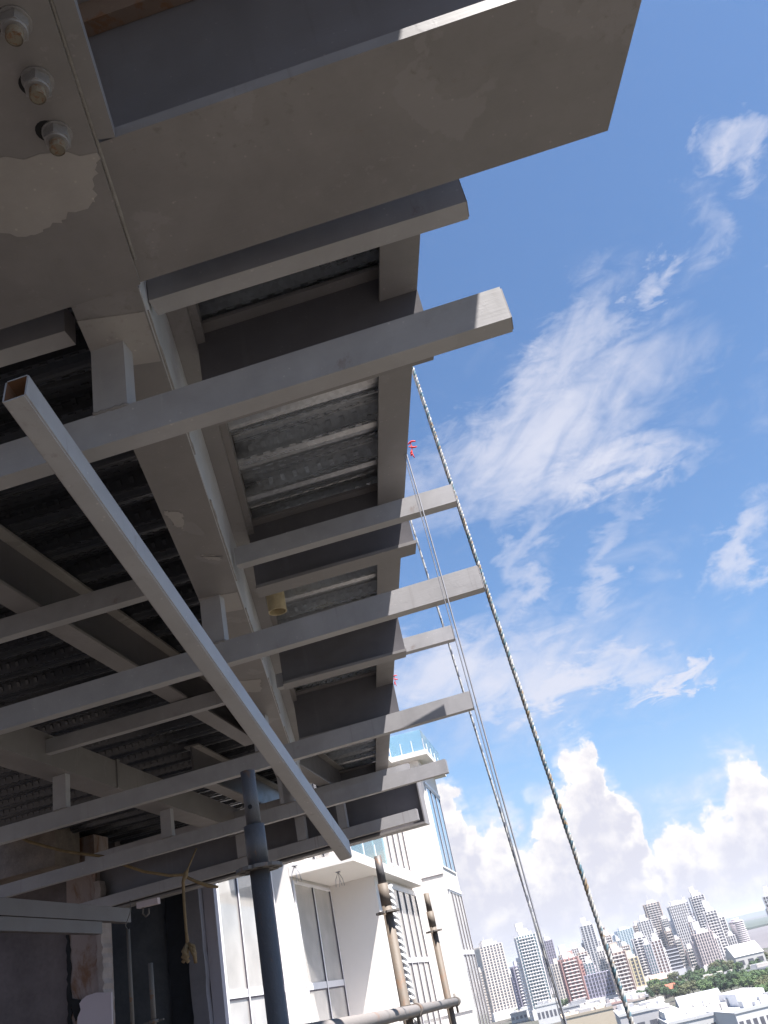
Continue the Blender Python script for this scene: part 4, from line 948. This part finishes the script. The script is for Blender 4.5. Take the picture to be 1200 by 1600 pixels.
FILL += [((782, 1566), 8, 1512, 'peeping over the small pale block'), ((838, 1570), 10, 1500, 'hugging the right side of the teal-glazed tower'), ((858, 1580), 12, 1518, 'low, under the two thin ropes'), ((1012, 1534), 12, 1480, 'between the yellow tower and the violet balconies'),
         ((1030, 1538), 11, 1476, 'right foot of the white tower with violet balconies'), ((1066, 1522), 11, 1455, 'just right of the dark striped block'), ((1106, 1518), 12, 1440, 'left of the broad pinkish tower'), ((1076, 1524), 10, 1468, 'low, left foot of the ribbed white tower'), ((1134, 1516), 12, 1466, 'right foot of the broad pinkish tower')]
for k_, (bp, w_, ty, where) in enumerate(FILL):
    tower(bp, w_, ty, [WHT, CRM, (.50, .47, .50), TAN, WHT, (.52, .44, .42)][k_ % 6], ['piers', 'balcony'][k_ % 2], 'slim tower ' + where, .1, .8, [0, 2, 1][k_ % 3], 3 + k_ % 2, 3.1, 1)
# round tower by the water
def round_tower():
    g0 = at_g(1166, 1486); c_ = _T * g0.x + _E * g0.y + _U * -50; rad = 24 * c_.z / FPX / 2; H = 44 * c_.z / FPX
    r = root('round_tower', (g0.x, g0.y, -50), 'round tower with stacked white balconies beside the bay', 'tower'); org = ORG[r.name]; ORG[r.name] = (0, 0, 0)
    b = MB(); b.tube((0, 0, 0), (0, 0, H), rad * .86, n=32); part(b, 'wall', tm((.30, .26, .29)), r)
    nf = 16; b = MB(); b.tube((0, 0, .2), (0, 0, H / nf * .45), rad, n=32, smooth=False); f = part(b, 'balcony', tm((.66, .62, .63)), r)
    for k in range(1, nf): c2 = f.copy(); COL.objects.link(c2); c2.parent = r; c2.location = (0, 0, k * H / nf)
    b = MB(); b.tube((0, 0, H), (0, 0, H + 3), rad * .5, n=16); part(b, 'roof_house', tm(WHT), r); ORG[r.name] = org
round_tower()
# low buildings -------------------------------------------------------------
def low(base, wpx, dm, H, yaw, col, label, roofc=None, gable=False, wins=0, extra=()):
    g0 = at_g(*base); c_ = _T * g0.x + _E * g0.y + _U * -50; w = wpx * c_.z / FPX
    r = root('low_building', (g0.x, g0.y, -50), label, 'building', 'low city buildings'); r.rotation_euler = (0, 0, math.atan2(-g0.x, g0.y) + yaw); org = ORG[r.name]; ORG[r.name] = (0, 0, 0)
    b = MB(); b.box((-w / 2, -dm / 2, 0), (w / 2, dm / 2, H)); part(b, 'wall', tm(tuple(q * .75 for q in col)), r)
    rc = tm(tuple(q * .72 for q in (roofc or (.66, .64, .64)))); b = MB()
    if gable:
        pts = [(-w / 2 - .5, -dm / 2 - .5, H + .01), (-w / 2 - .5, dm / 2 + .5, H + .01), (-w / 2 - .5, 0, H + dm * .22)]; b.prism(pts, (w + 1, 0, 0))
    else:
        b.box((-w / 2 - .3, -dm / 2 - .3, H + .01), (w / 2 + .3, dm / 2 + .3, H + .5)); b.box((-w / 2 - .3, -dm / 2 - .3, H + .51), (w / 2 + .3, -dm / 2 + .3, H + 1.4))
    ro = part(b, 'roof', rc, r)
    if not gable:
        rd = random.Random(int(base[0]))
        for k in range(11):
            x, y = rd.uniform(-w * .45, w * .4), rd.uniform(-dm * .4, dm * .38); b = MB(); big = rd.random() < .35; b.box((x, y, H + .51), (x + rd.uniform(2, 12 if big else 5), y + rd.uniform(2, 9 if big else 4), H + rd.uniform(1.8, 4.2))); sub(b, 'roof_unit', tm(rd.choice([(.5, .5, .52), (.3, .3, .32), (.55, .5, .46)])), ro)
    for k in range(wins):
        x = -w / 2 + w * (k + .5) / wins; b = MB(); b.box((x - w / wins * .3, -dm / 2 - .1, H * .35), (x + w / wins * .3, -dm / 2 - .02, H * .7)); part(b, 'window', WG[0], r)
    for (x0_, x1_, y0_, y1_, z0_, z1_, c2) in extra:
        b = MB(); b.box((x0_ * w, y0_ * dm, z0_), (x1_ * w, y1_ * dm, z1_)); part(b, 'annex', tm(c2), r)
    ORG[r.name] = org
low((925, 1620), 76, 60, 15, .05, (.58, .49, .38), 'sand-coloured flat building at the bottom edge, left of the thick rope', (.50, .42, .33), extra=((.2, .42, -.3, .1, 12.6, 17, (.62, .55, .46)),))
low((1014, 1622), 76, 60, 15, .06, (.55, .53, .54), 'pale grey warehouse at the bottom edge, right of the thick rope', (.72, .71, .70), wins=4)
low((1092, 1616), 100, 80, 10, .12, (.70, .68, .67), 'long white mall roof at the bottom, between the warehouse and the angled white block', (.74, .73, .74), wins=9, extra=((-.46, -.2, -.2, .3, 10.6, 14, (.64, .62, .60)), (-.1, .12, -.1, .25, 10.6, 12.5, (.7, .7, .7))))
low((1172, 1612), 84, 60, 11, .3, (.74, .73, .73), 'angled white block at the bottom right corner with a raised roof', (.70, .70, .72), wins=8, extra=((-.1, .45, -.1, .4, 11.6, 17, (.72, .71, .72)),))
low((1100, 1588), 66, 34, 6, .1, (.60, .59, .60), 'grey roofed hall behind the white mall roof', (.46, .46, .50), gable=True, wins=6)
low((1170, 1512), 44, 50, 13, .2, (.66, .64, .62), 'white church-like hall with a sloping roof near the round tower', (.72, .71, .70), gable=True, wins=3)
low((1195, 1528), 40, 40, 8, -.1, (.52, .50, .55), 'long grey shed at the right edge, in front of the bay', (.58, .58, .60), wins=4)
low((1033, 1545), 24, 24, 9, .1, (.58, .54, .50), 'small pale house row at the edge of the trees below the violet balconies', (.62, .40, .32), gable=True, wins=3)
low((1052, 1556), 16, 18, 6, .4, (.46, .36, .32), 'small house with a red roof among the trees', (.42, .13, .08), gable=True)
low((1125, 1534), 50, 6, 5, .1, (.68, .66, .64), 'long low white roof line crossing the trees', (.72, .70, .69))
low((970, 1586), 34, 24, 9, .1, (.60, .50, .48), 'pinkish low building at the foot of the yellow tower', (.55, .35, .32), wins=4)
low((895, 1590), 30, 26, 9, .0, (.42, .42, .45), 'dark-fronted low building at the foot of the reddish tower', (.52, .52, .54), wins=5)
low((925, 1583), 22, 22, 7, .1, (.66, .62, .58), 'cream podium below the violet-grey block', (.62, .60, .57), wins=3)
low((862, 1598), 38, 22, 15, .0, (.72, .71, .71), 'white podium with balconies at the foot of the teal-glazed tower', (.7, .7, .7), wins=6)
low((813, 1596), 26, 18, 8, .0, (.62, .60, .58), 'low pale block between the cream tower and the teal-glazed tower', (.6, .58, .56), wins=4)
low((1000, 1580), 26, 20, 8, .0, (.60, .55, .50), 'small tan-roofed block left of the trees', (.60, .50, .45), wins=3)

# trees ----------------------------------------------------------------------
def leaf_mat(name, a_, b_):
    m, g, b = newmat(name); v = objco(g); n = g.noise(v, .35, 4, .6); n2 = g.noise(v, 2.2, 3, .6)
    c = g.mix(g.ss(n, .35, .65), (*a_, 1), (*b_, 1)); c = g.mix(g.m('MULTIPLY', n2, .35), c, (a_[0] * .6, a_[1] * .6, a_[2] * .6, 1))
    g.l.new(c, b.inputs['Base Color']); b.inputs['Roughness'].default_value = .8; return m
LM = [leaf_mat('leaves_dark', (.03, .065, .025), (.05, .09, .03)), leaf_mat('leaves_mid', (.05, .095, .03), (.085, .13, .04)), leaf_mat('leaves_olive', (.075, .085, .04), (.12, .13, .05))]
bark = plain('bark', (.10, .075, .055), .9, 0, .2, 3, .5)
def tree_proto(seed, mat, label):
    rd = random.Random(seed); h = 9.0
    r = root('broadleaf_tree', (0, 0, 0), label, 'tree', 'trees of the park')
    b = MB(); b.path([(0, 0, 0), (.1, .1, 2), (0, .2, 4), (.2, 0, 6)], [.45, .36, .28, .15], 7)
    lobes = [Vector((rd.uniform(-3.4, 3.4), rd.uniform(-3.4, 3.4), rd.uniform(4.2, 8.4))) for _ in range(13)]
    for q in lobes[:6]: b.path([(0, .1, 3), (q.x * .5, q.y * .5, (3 + q.z) / 2), tuple(q)], [.2, .13, .06], 5)
    part(b, 'trunk', bark, r)
    b = MB()
    for q in lobes:
        R_ = rd.uniform(1.3, 2.4)
        for k in range(110):
            v = Vector((rd.gauss(0, 1), rd.gauss(0, 1), rd.gauss(0, .8))).normalized() * R_ * rd.uniform(.55, 1.05); p = q + v
            n = (v.normalized() + Vector((rd.uniform(-.6, .6), rd.uniform(-.6, .6), rd.uniform(-.2, .9)))).normalized(); a_ = n.orthogonal().normalized(); c_ = n.cross(a_); s = rd.uniform(.28, .6)
            b.bm.faces.new([b.bm.verts.new(p + a_ * s), b.bm.verts.new(p + c_ * s * .7), b.bm.verts.new(p - a_ * s), b.bm.verts.new(p - c_ * s * .7)])
    part(b, 'crown', mat, r); return r
tp = [tree_proto(1, LM[0], ''), tree_proto(2, LM[1], ''), tree_proto(3, LM[2], '')]
used = [False] * 3
rd = random.Random(11); spots = []
hand = [(1024, 1550), (1034, 1552), (1047, 1545), (1058, 1540), (1070, 1537), (1083, 1535), (1095, 1533), (1090, 1545), (1078, 1548), (1068, 1553), (1100, 1551), (1112, 1545), (1120, 1550), (1106, 1536), (1118, 1531), (1133, 1527), (1142, 1523), (1150, 1521), (1158, 1519), (1127, 1540), (1140, 1541), (1152, 1539), (1163, 1536), (1172, 1543), (1182, 1546), (1190, 1552), (1196, 1558), (1176, 1533), (1188, 1536), (1198, 1541), (1203, 1550), (1042, 1560), (1030, 1562), (1060, 1563), (1075, 1562), (1052, 1551), (1133, 1553), (1085, 1556), (1110, 1558), (1200, 1528), (1186, 1522), (1192, 1507), (1199, 1504),
        (888, 1577), (932, 1592), (942, 1590), (918, 1596), (806, 1586), (812, 1590), (800, 1580), (1012, 1568), (1165, 1550), (1145, 1551), (1192, 1566), (1200, 1572), (1121, 1522), (1130, 1519), (1098, 1524)]
for i, (px, py) in enumerate(hand):
    k = rd.choice([0, 0, 1, 1, 2]); 
    g0 = at_g(px, py); o = tp[k] if not used[k] else copy_tree(tp[k]); used[k] = True
    s = rd.uniform(.95, 1.45); o.location = (g0.x, g0.y, -50); o.scale = (s * 1.15, s * 1.15, s); o.rotation_euler = (0, 0, rd.uniform(0, 6))
    o['label'] = ['dark green rounded tree', 'mid green rounded tree', 'olive brown-green tree'][k] + ' standing among the buildings and park below the towers'
    o['group'] = ['dark green city trees', 'mid green city trees', 'olive city trees'][k]


# ------------------------------------------------------------------ air
hm = bpy.data.materials.new('haze_air'); hm.use_nodes = True; hn = hm.node_tree; hn.nodes.clear()
pv = hn.nodes.new('ShaderNodeVolumePrincipled'); pv.inputs['Color'].default_value = (.86, .90, 1.0, 1); pv.inputs['Density'].default_value = 8e-5; pv.inputs['Anisotropy'].default_value = 0.2
ho = hn.nodes.new('ShaderNodeOutputMaterial'); hn.links.new(pv.outputs[0], ho.inputs['Volume'])
b = MB(); b.box((-46000, -46000, -51.5), (46000, 46000, 130)); tag(b.build('haze', hm), kind='stuff')
